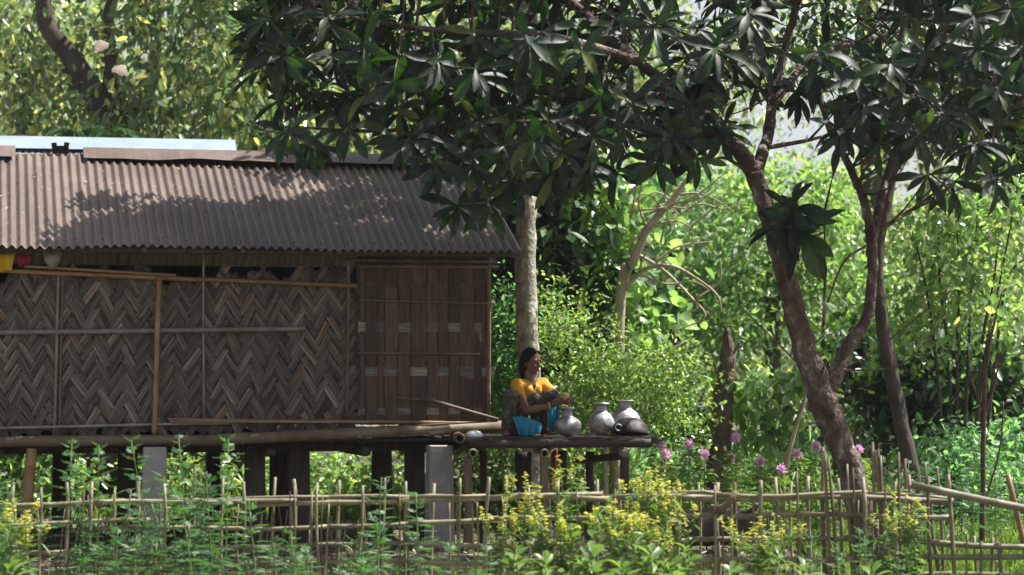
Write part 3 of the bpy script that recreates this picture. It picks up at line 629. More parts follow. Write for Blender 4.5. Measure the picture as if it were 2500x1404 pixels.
# ------------------------------------------------------------------ pots and things on the platform
def pot_geo(R, Hh, rn, rr, lip, seed):
    prof = []
    zc = R * .80; kt = (Hh - .088 - zc) / (R * math.sin(math.radians(62)))
    for a in np.linspace(-80, 62, 15):
        a = math.radians(a); prof.append((R * math.cos(a) * (1.0 if a < 0 else 1.0), zc + R * (.80 if a < 0 else kt) * math.sin(a)))
    zt = prof[-1][1]; prof[0] = (prof[0][0], 0.0)
    prof += [(rn * 1.06, zt + .012), (rn, zt + .03), (rn * .99, Hh - .035), (rn * 1.12, Hh - .018), (rr, Hh - lip), (rr * 1.02, Hh), (rr * .95, Hh + .002), (rn * .95, Hh - .02), (rn * .93, zt + .03), (rn * .9, zt - .01)]
    V, F = lathe_geo(prof, 36); F.append(tuple(range(35, -1, -1)))
    r_ = np.random.default_rng(seed)
    for k in range(26):                         # dents
        a = r_.uniform(0, 2 * PI); z = r_.uniform(.15, .85) * zt; c = np.array([R * .98 * math.cos(a), R * .98 * math.sin(a), z])
        d = np.linalg.norm(V - c, axis=1); V = V - (c * [1, 1, 0] / R)[None] * (np.exp(-(d / .028) ** 2) * r_.uniform(.003, .012))[:, None]
    return V, F, zt
def pot(px, Yp, R, Hh, rn, rr, lip, tilt, seed, label):
    base = P(px, 1065, Yp); base[2] = DZ
    t = thing('water_pot', base, label, 'water pot', 'dented metal water pots on the platform'); t.rotation_euler = (0, tilt, seed)
    V, F, zt = pot_geo(R, Hh, rn, rr, lip, seed)
    nb = 36 * 15
    fb = [q for q in F if max(q) < nb + 36]; fn = [q for q in F if max(q) >= nb + 36]
    for nm, fs in (('belly', fb), ('neck', fn)):
        used = sorted(set(i for q in fs for i in q)); mp = {k: j for j, k in enumerate(used)}
        me = MB().add(V[used], [tuple(mp[i] for i in q) for q in fs]).mesh(nm, M['alu']); o = bpy.data.objects.new(nm, me); COL.objects.link(o); o.parent = t
    return t
pot(1385, 21.98, .132, .268, .048, .072, .012, 0, 3, 'dented aluminium water pot in front of the woman, below her hands')
pot(1467, 22.25, .135, .312, .053, .078, .02, -.02, 4, 'aluminium water pot with a doubled rim, middle of the three pots')
pot(1527, 22.45, .150, .335, .055, .082, .008, 0, 5, 'aluminium water pot with wide flat rim behind the sooty pan')
base = P(1538, 1060, 22.1); base[2] = DZ
pan = thing('cooking_pan', base, 'soot blackened dented round pan lying upside down in front of the pots', 'pan')
prof = [(.178, .0), (.182, .01), (.176, .04), (.158, .085), (.125, .125), (.075, .15), (.0001, .157)]
V, F = lathe_geo(prof, 32)
r_ = np.random.default_rng(9)
for k in range(14):
    a = r_.uniform(0, 2 * PI); c = np.array([.15 * math.cos(a), .15 * math.sin(a), r_.uniform(.05, .14)]); d = np.linalg.norm(V - c, axis=1)
    V = V * (1 - (np.exp(-(d / .04) ** 2) * r_.uniform(-.03, .08))[:, None])
o = bpy.data.objects.new('bowl', MB().add(V, F).mesh('bowl', M['soot'])); COL.objects.link(o); o.parent = pan
sd = o.modifiers.new('solid', 'SOLIDIFY'); sd.thickness = .004; o.rotation_euler = (-.1, .04, 0); o.location = (0, 0, .018)
a = np.linspace(0, 2 * PI, 17); ring = np.stack([-.115 + .03 * np.cos(a), -.145 + .01 * np.cos(a), .085 + .03 * np.sin(a)], 1)
o = bpy.data.objects.new('ring_handle', MB().add(*tube_geo(ring, .005, 6)).mesh('ring_handle', M['alu'])); COL.objects.link(o); o.parent = pan
base = P(1158, 1067, 21.85); base[2] = DZ
t = tag(bpy.data.objects.new('bowl', MB().add(*lathe_geo([(.085, 0), (.088, .006), (.08, .03), (.055, .05), (.03, .056), (.0001, .057)], 28)).mesh('bowl', M['white_pl'])), 'white bowl turned upside down at the left end of the platform', 'bowl'); COL.objects.link(t); t.location = base
base = P(1437, 1058, 21.8); base[2] = DZ
b = MB()
for k in range(5):
    b.add(*box_geo((rng.uniform(-.08, .1), rng.uniform(-.03, .03), .012 + k * .007), (rng.uniform(.12, .22), .03, .005), rot('Z', rng.normal(0, .2)) @ rot('Y', rng.normal(-.06, .04))))
t = tag(bpy.data.objects.new('kindling', b.mesh('kindling', M['band'], smooth=False)), 'pale split bamboo scraps lying between the near pot and the middle pot', 'kindling'); COL.objects.link(t); t.location = base
t['kind'] = 'stuff'

def cloth_sheet(c0, c1, drop, waves, amp, n=16, m=10, th=.006, sway=0., nar=0.):
    """a hanging folded cloth from c0 to c1, drop metres long"""
    c0 = np.asarray(c0, float); c1 = np.asarray(c1, float); V = []
    for j in range(m):
        f = j / (m - 1)
        for i in range(n):
            s_ = i / (n - 1); q = .5 + (s_ - .5) * (1 - nar * f)
            p = c0 + (c1 - c0) * q; p = p + np.array([sway * f, amp * math.sin(s_ * waves * 2 * PI + f) * (.4 + f) - .02 * math.sin(f * PI), -drop * f * (1 + .12 * math.sin(s_ * 5 + 1))])
            V.append(p)
    V = np.array(V); k = len(V); V = np.vstack([V, V + [0, th, 0]])
    F = []
    for j in range(m - 1):
        for i in range(n - 1):
            q = (j * n + i, j * n + i + 1, (j + 1) * n + i + 1, (j + 1) * n + i); F.append(q); F.append(tuple(k + z for z in reversed(q)))
    rim = [i for i in range(n)] + [j * n + n - 1 for j in range(1, m)] + [(m - 1) * n + i for i in range(n - 2, -1, -1)] + [j * n for j in range(m - 2, 0, -1)]
    for a_, b_ in zip(rim, rim[1:] + rim[:1]): F.append((b_, a_, k + a_, k + b_))
    return V, F
def cloth(nm, geo, mat, label, cat='cloth'):
    V, F = geo; c = np.array([V[:, 0].mean(), V[:, 1].mean(), V[:, 2].max()])
    o = MB().add(V, F).build(nm, M[mat], None, True, off=c); o.location = c; return tag(o, label, cat)
W2 = lambda q: HO + EX * q[0] + EY * q[1] + np.array([0, 0, q[2]])
cloth('hanging_cloth', cloth_sheet(P(1346, 1098, 22.2), P(1362, 1098, 22.2), .34, 1.2, .012, sway=-.02), 'red_cloth', 'dark red cloth strip hanging below the platform under the woman')
cloth('folded_cloth', cloth_sheet(W2(H(-30, 622, -.09)), W2(H(38, 618, -.09)), .17, 1.6, .02, nar=.25), 'yellow_cloth', 'yellow cloth hung over the bamboo rail under the eaves')
cloth('folded_cloth', cloth_sheet(W2(H(36, 620, -.05)), W2(H(80, 622, -.05)), .1, 1.3, .015, nar=.4), 'red_cloth', 'dark red cloth tucked under the eaves beside the yellow cloth')
b = MB(); V, F = lathe_geo([(.001, -.09), (.05, -.075), (.085, -.02), (.08, .04), (.04, .08), (.001, .1)], 14); V = V * (1 + .18 * np.sin(V[:, [2]] * 60 + V[:, [0]] * 80)); bagc = W2(H(128, 632, -.07))
o = tag(bpy.data.objects.new('plastic_bag', MB().add(V, F).mesh('plastic_bag', M['pale_bag'])), 'crumpled pale bag stuffed under the roof edge above the wall rail', 'bag'); COL.objects.link(o); o.location = bagc

# ------------------------------------------------------------------ the woman
WY = 22.12
WR = P(1300, 1065, WY); WR[2] = DZ
woman = thing('person', WR, 'woman in a yellow blouse and patterned wrap squatting on the platform, scrubbing over a pot', 'person')
woman['label'] = 'woman in yellow blouse and patterned wrap squatting on the platform behind a pot'
def cap_geo(p0, p1, r0, r1, n=14, k=4):
    p0 = np.asarray(p0, float); p1 = np.asarray(p1, float); d = p1 - p0; L = np.linalg.norm(d); d = d / (L + 1e-9)
    path, rad = [], []
    for i in range(k): a = -PI / 2 + (i + .15) / k * PI / 2; path.append(p0 + d * r0 * math.sin(a)); rad.append(r0 * math.cos(a))
    for t in (0, .5, 1): path.append(p0 + d * L * t); rad.append(r0 + (r1 - r0) * t)
    for i in range(k): a = (i + .85) / k * PI / 2; path.append(p1 + d * r1 * math.sin(a)); rad.append(r1 * math.cos(a))
    return tube_geo(np.array(path), np.array(rad), n)
def fuse(mb, name, mat, parent, vox, smooth=2, cut=None):
    """union of closed pieces -> one continuous skin"""
    tmp = bpy.data.objects.new('tmp', mb.mesh('tmp', None)); COL.objects.link(tmp)
    rm = tmp.modifiers.new('r', 'REMESH'); rm.mode = 'VOXEL'; rm.voxel_size = vox
    sm = tmp.modifiers.new('s', 'SMOOTH'); sm.iterations = smooth; sm.factor = .5
    dg = bpy.context.evaluated_depsgraph_get(); me = bpy.data.meshes.new_from_object(tmp.evaluated_get(dg)); me.name = name
    bpy.data.objects.remove(tmp)
    if cut is not None:
        import bmesh
        bm = bmesh.new(); bm.from_mesh(me); bmesh.ops.delete(bm, geom=[f for f in bm.faces if cut(f.calc_center_median())], context='FACES'); bm.to_mesh(me); bm.free()
    me.materials.clear(); me.materials.append(mat); me.polygons.foreach_set('use_smooth', np.full(len(me.polygons), True))
    o = bpy.data.objects.new(name, me); COL.objects.link(o); o.parent = parent; return o
fw = np.array([.64, -.77, 0]); rt = np.array([-.77, -.64, 0]); up = np.array([0, 0, 1.])   # her chest's forward and right
pel = np.array([-.10, .10, .15]); chest = np.array([-.045, .035, .40]); nk = np.array([-.03, .0, .535])
hipR, hipL = pel + rt * .085, pel - rt * .085
kneeR, kneeL = np.array([-.208, -.215, .375]), np.array([.185, -.07, .375])
ankR, ankL = np.array([-.225, -.07, .07]), np.array([.10, .0, .07])
toeR, toeL = np.array([-.255, -.26, .022]), np.array([.185, -.15, .022])
shR, shL = np.array([-.15, -.11, .475]), np.array([.105, .105, .48])
elR, elL = np.array([-.055, -.255, .245]), np.array([.262, -.035, .365])
wrR, wrL = np.array([.165, -.215, .285]), np.array([.325, -.165, .315])
# head: looks to the photo's right and a little down
hf = unit(np.array([.80, -.60, -.16])); hr = unit(np.array([-.60, -.80, 0.])); hu = np.cross(hr, hf)
HC = np.array([-.012, -.01, .700])
HB = np.stack([hf, hr, hu], 1)              # head axes: forward, right, up
def hp(f, r, u_): return HC + HB @ np.array([f, r, u_])
body = MB()
body.add(*ell_geo(hp(-.005, 0, .025), (.094, .074, .098), HB)); body.add(*ell_geo(hp(.034, 0, -.045), (.055, .052, .066), HB))
body.add(*cap_geo(hp(.055, 0, -.088), hp(.048, 0, -.085), .026, .026)); body.add(*cap_geo(hp(.083, 0, .012), hp(.098, 0, -.026), .010, .0145))
for s_ in (-1, 1):
    body.add(*ell_geo(hp(.06, .032 * s_, -.028), (.028, .024, .024), HB)); body.add(*ell_geo(hp(.072, .03 * s_, .03), (.02, .026, .009), HB))
    body.add(*ell_geo(hp(-.012, .074 * s_, -.012), (.018, .008, .03), HB)); body.add(*ell_geo(hp(.098, .009 * s_, -.03), (.009, .008, .008), HB))
body.add(*ell_geo(hp(.088, 0, -.056), (.014, .022, .007), HB)); body.add(*ell_geo(hp(.085, 0, -.067), (.014, .019, .007), HB))
body.add(*cap_geo(nk + [0, 0, -.02], hp(-.012, 0, -.06), .050, .044))
body.add(*cap_geo(pel, chest, .105, .105)); body.add(*cap_geo(chest + rt * .05, nk + rt * .03 - up * .06, .095, .06)); body.add(*cap_geo(chest - rt * .05, nk - rt * .03 - up * .06, .095, .06))
body.add(*cap_geo(hipR, hipL, .105, .105)); body.add(*cap_geo(shR + up * .02, nk - up * .035, .046, .05)); body.add(*cap_geo(shL + up * .02, nk - up * .035, .046, .05))
for hip, kn, an, to in ((hipR, kneeR, ankR, toeR), (hipL, kneeL, ankL, toeL)):
    body.add(*cap_geo(hip, kn, .085, .056)); body.add(*cap_geo(kn, kn + (an - kn) * .35 + [.0, .012, 0], .054, .054)); body.add(*cap_geo(kn + (an - kn) * .35, an, .053, .035))
    hl = an + [0, .02, -.035]; body.add(*cap_geo(hl, an, .032, .036)); body.add(*cap_geo(an + (to - an) * .15 - [0, 0, .012], to + (an - to) * .25, .034, .026))
    td = unit(to - an) * [1, 1, 0]; ts_ = np.array([td[1], -td[0], 0])
    for k in range(5):
        c = to + (an - to) * .2 + ts_ * (k - 2) * .016; c[2] = .018; body.add(*cap_geo(c, c + td * (.052 - abs(k - 1) * .006), .0115, .0095, 10))
for sh, el, wr in ((shR, elR, wrR), (shL, elL, wrL)):
    body.add(*cap_geo(sh, el, .046, .036)); body.add(*cap_geo(el, el + (wr - el) * .35, .036, .037)); body.add(*cap_geo(el + (wr - el) * .35, wr, .036, .0245))
BALL = np.array([.297, -.225, .372]); BR = .047
def hand(wr, pc, pn, tip_dirs, th0, th1):
    """palm from wrist to pc, four bent fingers closing on the gourd, thumb from the palm's side"""
    fd = unit(pc - wr); sd = unit(np.cross(pn, fd))
    for k in range(-1, 2): body.add(*cap_geo(wr + sd * k * .010, pc + sd * k * .021, .017, .014, 10))
    for k, (L, q) in enumerate(zip((.062, .070, .066, .052), (-1.5, -.5, .5, 1.5))):
        kn = pc + sd * q * .0185 + fd * .006
        j1 = kn + unit(fd * .85 + pn * .45) * L * .42; j2 = j1 + unit(fd * .25 + pn * .95) * L * .34; j3 = j2 + unit(-fd * .35 + pn * .9) * L * .26
        body.add(*cap_geo(kn, j1, .0098, .009, 10)); body.add(*cap_geo(j1, j2, .009, .0082, 10)); body.add(*cap_geo(j2, j3, .0082, .007, 10))
    body.add(*cap_geo(wr + fd * .02 + sd * th0, wr + fd * .045 + sd * th0 * 2.2 + pn * .015, .0135, .0115, 10)); body.add(*cap_geo(wr + fd * .045 + sd * th0 * 2.2 + pn * .015, wr + fd * .075 + sd * th1 + pn * .038, .011, .009, 10))
pR = BALL + np.array([-.045, -.015, -.052]); hand(wrR, pR, unit(BALL - pR), None, -.018, -.03)
pL = BALL + np.array([.052, .0, -.052]); hand(wrL, pL, unit(BALL - pL), None, .018, .03)
fuse(body, 'body', M['skin'], woman, .0048, 3)
hair = MB()
hair.add(*ell_geo(hp(-.022, 0, .042), (.093, .086, .098), HB)); hair.add(*ell_geo(hp(-.055, 0, -.02), (.066, .082, .10), HB)); hair.add(*ell_geo(hp(-.075, 0, -.075), (.045, .062, .075), HB)); hair.add(*ell_geo(hp(-.07, .0, -.13), (.03, .045, .05), HB))
hair.add(*ell_geo(hp(-.02, .062, .01), (.032, .022, .075), HB)); hair.add(*ell_geo(hp(-.02, -.062, .01), (.032, .022, .075), HB))
hair.add(*cap_geo(hp(.045, .03, .098), hp(-.01, .076, .02), .02, .016)); hair.add(*cap_geo(hp(.045, -.03, .098), hp(-.01, -.076, .02), .02, .016))
fuse(hair, 'hair', M['hair'], woman, .006, 3)
for s_ in (-1, 1):
    o = bpy.data.objects.new('eye', MB().add(*ell_geo(hp(.079, .031 * s_, .012), (.007, .014, .006), HB)).mesh('eye', M['eye_white'])); COL.objects.link(o); o.parent = woman
    o2 = bpy.data.objects.new('iris', MB().add(*ell_geo(hp(.0835, .031 * s_, .011), (.004, .006, .0055), HB)).mesh('iris', M['eye'])); COL.objects.link(o2); o2.parent = o
    o = bpy.data.objects.new('eyebrow', MB().add(*cap_geo(hp(.092, .016 * s_, .034), hp(.078, .048 * s_, .036), .0045, .003, 8)).mesh('eyebrow', M['hair'])); COL.objects.link(o); o.parent = woman
o = bpy.data.objects.new('lips', MB().add(*ell_geo(hp(.0935, 0, -.0605), (.011, .021, .010), HB)).mesh('lips', M['lip'])); COL.objects.link(o); o.parent = woman
bl = MB(); E = .014
bl.add(*cap_geo(pel + (chest - pel) * .55, chest, .112 + E, .105 + E)); bl.add(*cap_geo(chest + rt * .05, nk + rt * .03 - up * .075, .095 + E, .058 + E)); bl.add(*cap_geo(chest - rt * .05, nk - rt * .03 - up * .075, .095 + E, .058 + E))
for s_ in (-1, 1): bl.add(*ell_geo(chest + fw * .078 + rt * s_ * .055 + up * .035, (.045, .056, .055)))
bl.add(*cap_geo(shR + up * .015, nk - up * .055, .046 + E, .045 + E)); bl.add(*cap_geo(shL + up * .015, nk - up * .055, .046 + E, .045 + E))
bl.add(*cap_geo(shR, shR + (elR - shR) * .36, .049 + E * .6, .043 + E * .6)); bl.add(*cap_geo(shL, shL + (elL - shL) * .40, .049 + E * .6, .043 + E * .6))
def vneck(c):
    q = np.array(c) - nk; f, r, z = q.dot(fw), q.dot(rt), q[2]
    if z > -.02 and abs(r) < .055: return True
    return f > .02 and z > -.105 and abs(r) < .004 + .42 * (z + .105)
fuse(bl, 'blouse', M['blouse'], woman, .007, 3, vneck)
wr_ = MB()
for hip, kn, an in ((hipR, kneeR, ankR), (hipL, kneeL, ankL)):
    wr_.add(*cap_geo(hip, kn, .112, .076))
wr_.add(*cap_geo(kneeR, ankR + [-.0, -.05, -.0], .072, .074)); wr_.add(*cap_geo(kneeR + [-.02, .06, -.05], np.array([-.19, .04, .07]), .07, .075)); wr_.add(*cap_geo(np.array([-.235, -.12, .06]), np.array([-.18, .07, .06]), .06, .062))
wr_.add(*cap_geo(kneeL, kneeL + (ankL - kneeL) * .35, .072, .068))
wr_.add(*cap_geo(pel - up * .03, chest - up * .05, .135, .125)); wr_.add(*cap_geo(hipR, hipL, .13, .13))
wr_.add(*cap_geo(chest + fw * .08 - up * .045, pel + fw * .10 + up * .06, .07, .09))
wr_.add(*cap_geo((hipR + kneeR) / 2 - up * .05, (hipL + kneeL) / 2 - up * .08, .05, .05)); wr_.add(*cap_geo(kneeR + (hipR - kneeR) * .25 - up * .05, kneeL + (hipL - kneeL) * .3 - up * .07, .04, .04))
# soft folds in the cloth between the knees
for k in range(6):
    t = k / 5; a_ = kneeR * (1 - t) + kneeL * t + np.array([.0, .09, -.12 - .03 * math.sin(t * PI)])
    wr_.add(*cap_geo(a_ + [0, .06, .06], a_ + [.02, -.07, -.10 - .04 * (k in (3, 4)) + .03 * (k % 2)], .028, .020, 10))
fuse(wr_, 'wrap', M['wrap'], woman, .0075, 3)
# blue petticoat showing between the shins
def sheet_between(A, B, m=10, n=26, fold=.012, bul=.05):
    A = np.asarray(A, float); B = np.asarray(B, float); V = []
    for i in range(n):
        s_ = i / (n - 1); q = s_ * (len(A) - 1); j0 = min(int(q), len(A) - 2); fr = q - j0
        a_ = A[j0] * (1 - fr) + A[j0 + 1] * fr; b_ = B[j0] * (1 - fr) + B[j0 + 1] * fr
        for j in range(m):
            t = j / (m - 1); p = a_ * (1 - t) + b_ * t
            p = p + np.array([.3, -1, 0]) * (fold * math.sin(s_ * 21 + t * 1.3) * t + bul * math.sin(t * PI) * .4); V.append(p)
    V = np.array(V); k = len(V); V2 = np.vstack([V, V + [0, .008, 0]]); F = []
    for i in range(n - 1):
        for j in range(m - 1):
            q = (i * m + j, (i + 1) * m + j, (i + 1) * m + j + 1, i * m + j + 1); F.append(q); F.append(tuple(k + z for z in reversed(q)))
    for i in range(n - 1): F.append((i * m + m - 1, (i + 1) * m + m - 1, k + (i + 1) * m + m - 1, k + i * m + m - 1))
    return V2, F
geo = sheet_between([(-.19, -.225, .185), (-.10, -.235, .19), (.0, -.20, .16), (.09, -.15, .12)], [(-.135, -.27, .008), (-.06, -.28, .004), (.0, -.24, .006), (.075, -.17, .035)], fold=.024, bul=.03)
o = bpy.data.objects.new('petticoat', MB().add(*geo).mesh('petticoat', M['blue'])); COL.objects.link(o); o.parent = woman
geo = sheet_between([(.12, -.15, .29), (.19, -.15, .30), (.255, -.11, .29)], [(.15, -.12, .06), (.19, -.12, .04), (.235, -.06, .09)], fold=.018)
o = bpy.data.objects.new('petticoat', MB().add(*geo).mesh('petticoat', M['blue'])); COL.objects.link(o); o.parent = woman
a = np.linspace(0, 2 * PI, 21); fd = unit(wrR - elR); s1 = unit(np.cross(fd, up)); s2 = np.cross(s1, fd)
bc = wrR - fd * .012
o = bpy.data.objects.new('bangle', MB().add(*tube_geo(bc + np.cos(a)[:, None] * s1 * .031 + np.sin(a)[:, None] * s2 * .031, .0075, 8)).mesh('bangle', M['gold'])); COL.objects.link(o); o.parent = woman
b = MB().add(*ell_geo((0, 0, 0), (BR, BR, BR * .96)));
o = tag(bpy.data.objects.new('gourd', b.mesh('gourd', M['gourd'])), 'round yellowish gourd held in the squatting woman\'s hands', 'gourd'); COL.objects.link(o); o.location = WR + BALL

# ------------------------------------------------------------------ bamboo fence
FY = 17.5
fence = thing('bamboo_fence', P(1250, 1452, FY), 'weathered bamboo lattice fence of poles and sticks running across the front', 'fence')
fb = np.array(fence.location)
def fpart(geo, nm, mat): return MB().add(*geo).build(nm, M[mat], fence)
rails = [(-40, 1234, 330, 1224, 8), (224, 1223, 480, 1226, 7), (400, 1219, 800, 1211, 5), (442, 1229, 720, 1224, 8), (585, 1236, 985, 1226, 8), (690, 1214, 1000, 1213, 6), (975, 1223, 1200, 1216, 9), (1000, 1214, 1190, 1211, 5),
    (1190, 1217, 1500, 1215, 9), (1266, 1208, 1470, 1206, 7), (1480, 1215, 1740, 1216, 9), (1545, 1206, 1760, 1205, 6), (1700, 1217, 2090, 1212, 9), (1745, 1206, 2118, 1202, 6), (2070, 1212, 2325, 1222, 9), (2120, 1205, 2318, 1216, 5),
    (-40, 1287, 370, 1271, 7), (205, 1293, 385, 1286, 7), (370, 1288, 800, 1284, 7), (780, 1285, 1005, 1277, 7), (1000, 1275, 1222, 1268, 8), (1200, 1268, 1520, 1265, 8), (1500, 1266, 1840, 1260, 8), (1820, 1261, 2060, 1256, 8), (2039, 1256, 2325, 1261, 8),
    (-40, 1349, 380, 1345, 7), (370, 1342, 680, 1332, 7), (589, 1350, 680, 1341, 6), (670, 1336, 1010, 1326, 7), (1000, 1325, 1310, 1328, 7), (1300, 1326, 1700, 1318, 7), (1690, 1316, 2080, 1313, 8), (2066, 1313, 2540, 1334, 9),
    (270, 1380, 580, 1384, 6), (570, 1386, 1010, 1371, 7), (1000, 1371, 1345, 1370, 8), (1320, 1372, 1720, 1368, 7), (1690, 1368, 2150, 1360, 9), (2200, 1357, 2540, 1363, 9), (2200, 1403, 2540, 1402, 8), (600, 1425, 1700, 1420, 8)]
for x0, y0, x1, y1, r in rails:
    yy = FY + rng.uniform(-.04, .04); fpart(bamboo_geo(P(x0, y0, yy), P(x1, y1, yy), r * .8 * S * FY, node=.28, crook=1.0, sag=rng.uniform(-.015, .02)), 'rail', 'bamboo_grey')
pk = [(32, 1178, 30, 8), (100, 1190, 98, 6), (163, 1178, 160, 7), (224, 1176, 214, 7), (280, 1196, 276, 5), (337, 1175, 318, 9), (401, 1181, 396, 7), (477, 1139, 474, 4), (545, 1162, 540, 6), (594, 1175, 588, 7), (672, 1165, 655, 6), (717, 1170, 716, 8), (774, 1178, 776, 6), (828, 1172, 826, 7), (885, 1185, 880, 6), (940, 1168, 936, 5), (990, 1175, 985, 7),
      (1059, 1180, 1058, 9), (1123, 1168, 1126, 6), (1194, 1165, 1172, 8), (1237, 1172, 1236, 6), (1290, 1190, 1288, 6), (1362, 1168, 1352, 7), (1408, 1196, 1404, 5), (1458, 1170, 1456, 7), (1509, 1170, 1506, 9), (1578, 1175, 1576, 7), (1614, 1178, 1612, 6), (1656, 1175, 1660, 8), (1705, 1182, 1702, 6), (1752, 1178, 1752, 10),
      (1857, 1173, 1852, 9), (1892, 1165, 1894, 8), (1932, 1175, 1930, 6), (1972, 1162, 1982, 8), (2045, 1168, 2072, 8), (2106, 1165, 2112, 9), (2186, 1176, 2188, 7), (2218, 1159, 2256, 9), (2272, 1190, 2290, 9), (2314, 1159, 2334, 9), (2378, 1309, 2382, 7), (2423, 1313, 2426, 8)]
for x0, y0, x1, r in pk:
    yy = FY - .05 + rng.uniform(-.015, .015) if rng.random() < .6 else FY + .06
    q1 = P(x1 + rng.normal(0, 5), 1452, yy); q1[2] = -.06
    fpart(bamboo_geo(P(x0, y0, yy), q1, r * .58 * S * FY, node=.25, crook=1.3), 'picket', 'bamboo_grey')
sticks = [(2009, 1092, 2020, 6, 'd'), (2013, 1100, 2034, 5, 'd'), (2022, 1120, 2044, 5, 'd'), (2068, 1133, 2084, 4, 'l'), (2082, 1142, 2083, 3, 'd'), (2130, 1079, 2146, 5, 'd'), (2137, 1100, 2150, 5, 'd'), (2144, 1096, 2152, 4, 'd'), (2150, 1112, 2166, 4, 'l'), (2194, 1104, 2200, 4, 'd'), (2209, 1120, 2232, 5, 'd'), (2266, 1162, 2278, 5, 'd'), (2289, 1146, 2306, 4, 'd'), (2258, 1134, 2274, 3, 'd'), (1793, 1178, 1801, 7, 'd'), (1745, 1185, 1746, 4, 'l'), (1760, 1230, 1762, 3, 'd'), (1786, 1215, 1788, 4, 'l'), (1839, 1210, 1836, 4, 'd'), (1916, 1195, 1918, 3, 'd'), (1945, 1150, 1948, 4, 'd'), (2395, 1322, 2400, 4, 'd'), (2432, 1322, 2446, 4, 'd'), (2438, 1322, 2452, 3, 'd'), (2444, 1325, 2458, 3, 'd'), (2362, 1305, 2366, 3, 'l')]
for k in range(100):
    x0 = rng.uniform(20, 2260); sticks.append((x0, rng.uniform(1185, 1300), x0 + rng.normal(0, 16), rng.uniform(2.0, 3.6), 'd' if rng.random() < .5 else 'l'))
for x0, y0, x1, r, t in sticks:
    yy = FY + rng.choice([-.04, .045]); q0 = P(x0, y0, yy); q1 = P(x1, 1452, yy); q1[2] = -.05
    mid = (q0 + q1) / 2 + [rng.normal(0, .012), 0, 0]
    fpart(tube_geo(smooth_path([q0, mid, q1], 4), r * S * FY * interp([.7, 1, 1.1], 9), 6), 'stick', 'stick' if t == 'd' else 'bamboo_grey')
b = MB(); a0 = P(1792, 1205, FY - .07)
b.add(*tube_geo(smooth_path([P(1798, 1200, FY - .06), P(1775, 1232, FY - .08), P(1738, 1254, FY - .05)], 5), [.02, .026, .03, .03, .028, .03, .026, .028, .025, .02, .012], 8, jit=.15)); b.build('root_hook', M['brown_wood'], fence)
t = thing('bamboo_pole', P(2380, 1215, FY - .12), 'long pale bamboo pole laid sloping over the fence at the right edge', 'pole'); MB().add(*bamboo_geo(P(2226, 1183, FY - .10), P(2620, 1266, FY - .16), 9 * S * FY, 10.5 * S * FY, n=10, node=.42)).build('culm', M['bamboo_grey'], t)
MB().add(*bamboo_geo(P(2222, 1188, FY - .07), P(2330, 1208, FY - .08), 5 * S * FY, node=.42)).build('culm', M['bamboo_tan'], t)
q1 = P(2530, 1452, FY + .3); q1[2] = -.05
o = MB().add(*bamboo_geo(P(2460, 1158, FY + .2), q1, 7 * S * FY)).build('bamboo_stake', M['bamboo_tan'], None, off=q1); o.location = q1; tag(o, 'leaning tan bamboo stake standing by itself at the right edge behind the fence', 'stake')

# ------------------------------------------------------------------ trees
def limb_geo(pts, r, n=10, k=6, jit=.07):
    path = smooth_path(pts, k); path = path + rng.normal(0, .06, path.shape) * np.mean(r) * [1, 1, 0]; return tube_geo(path, interp(r, len(path)), n, jit=jit)

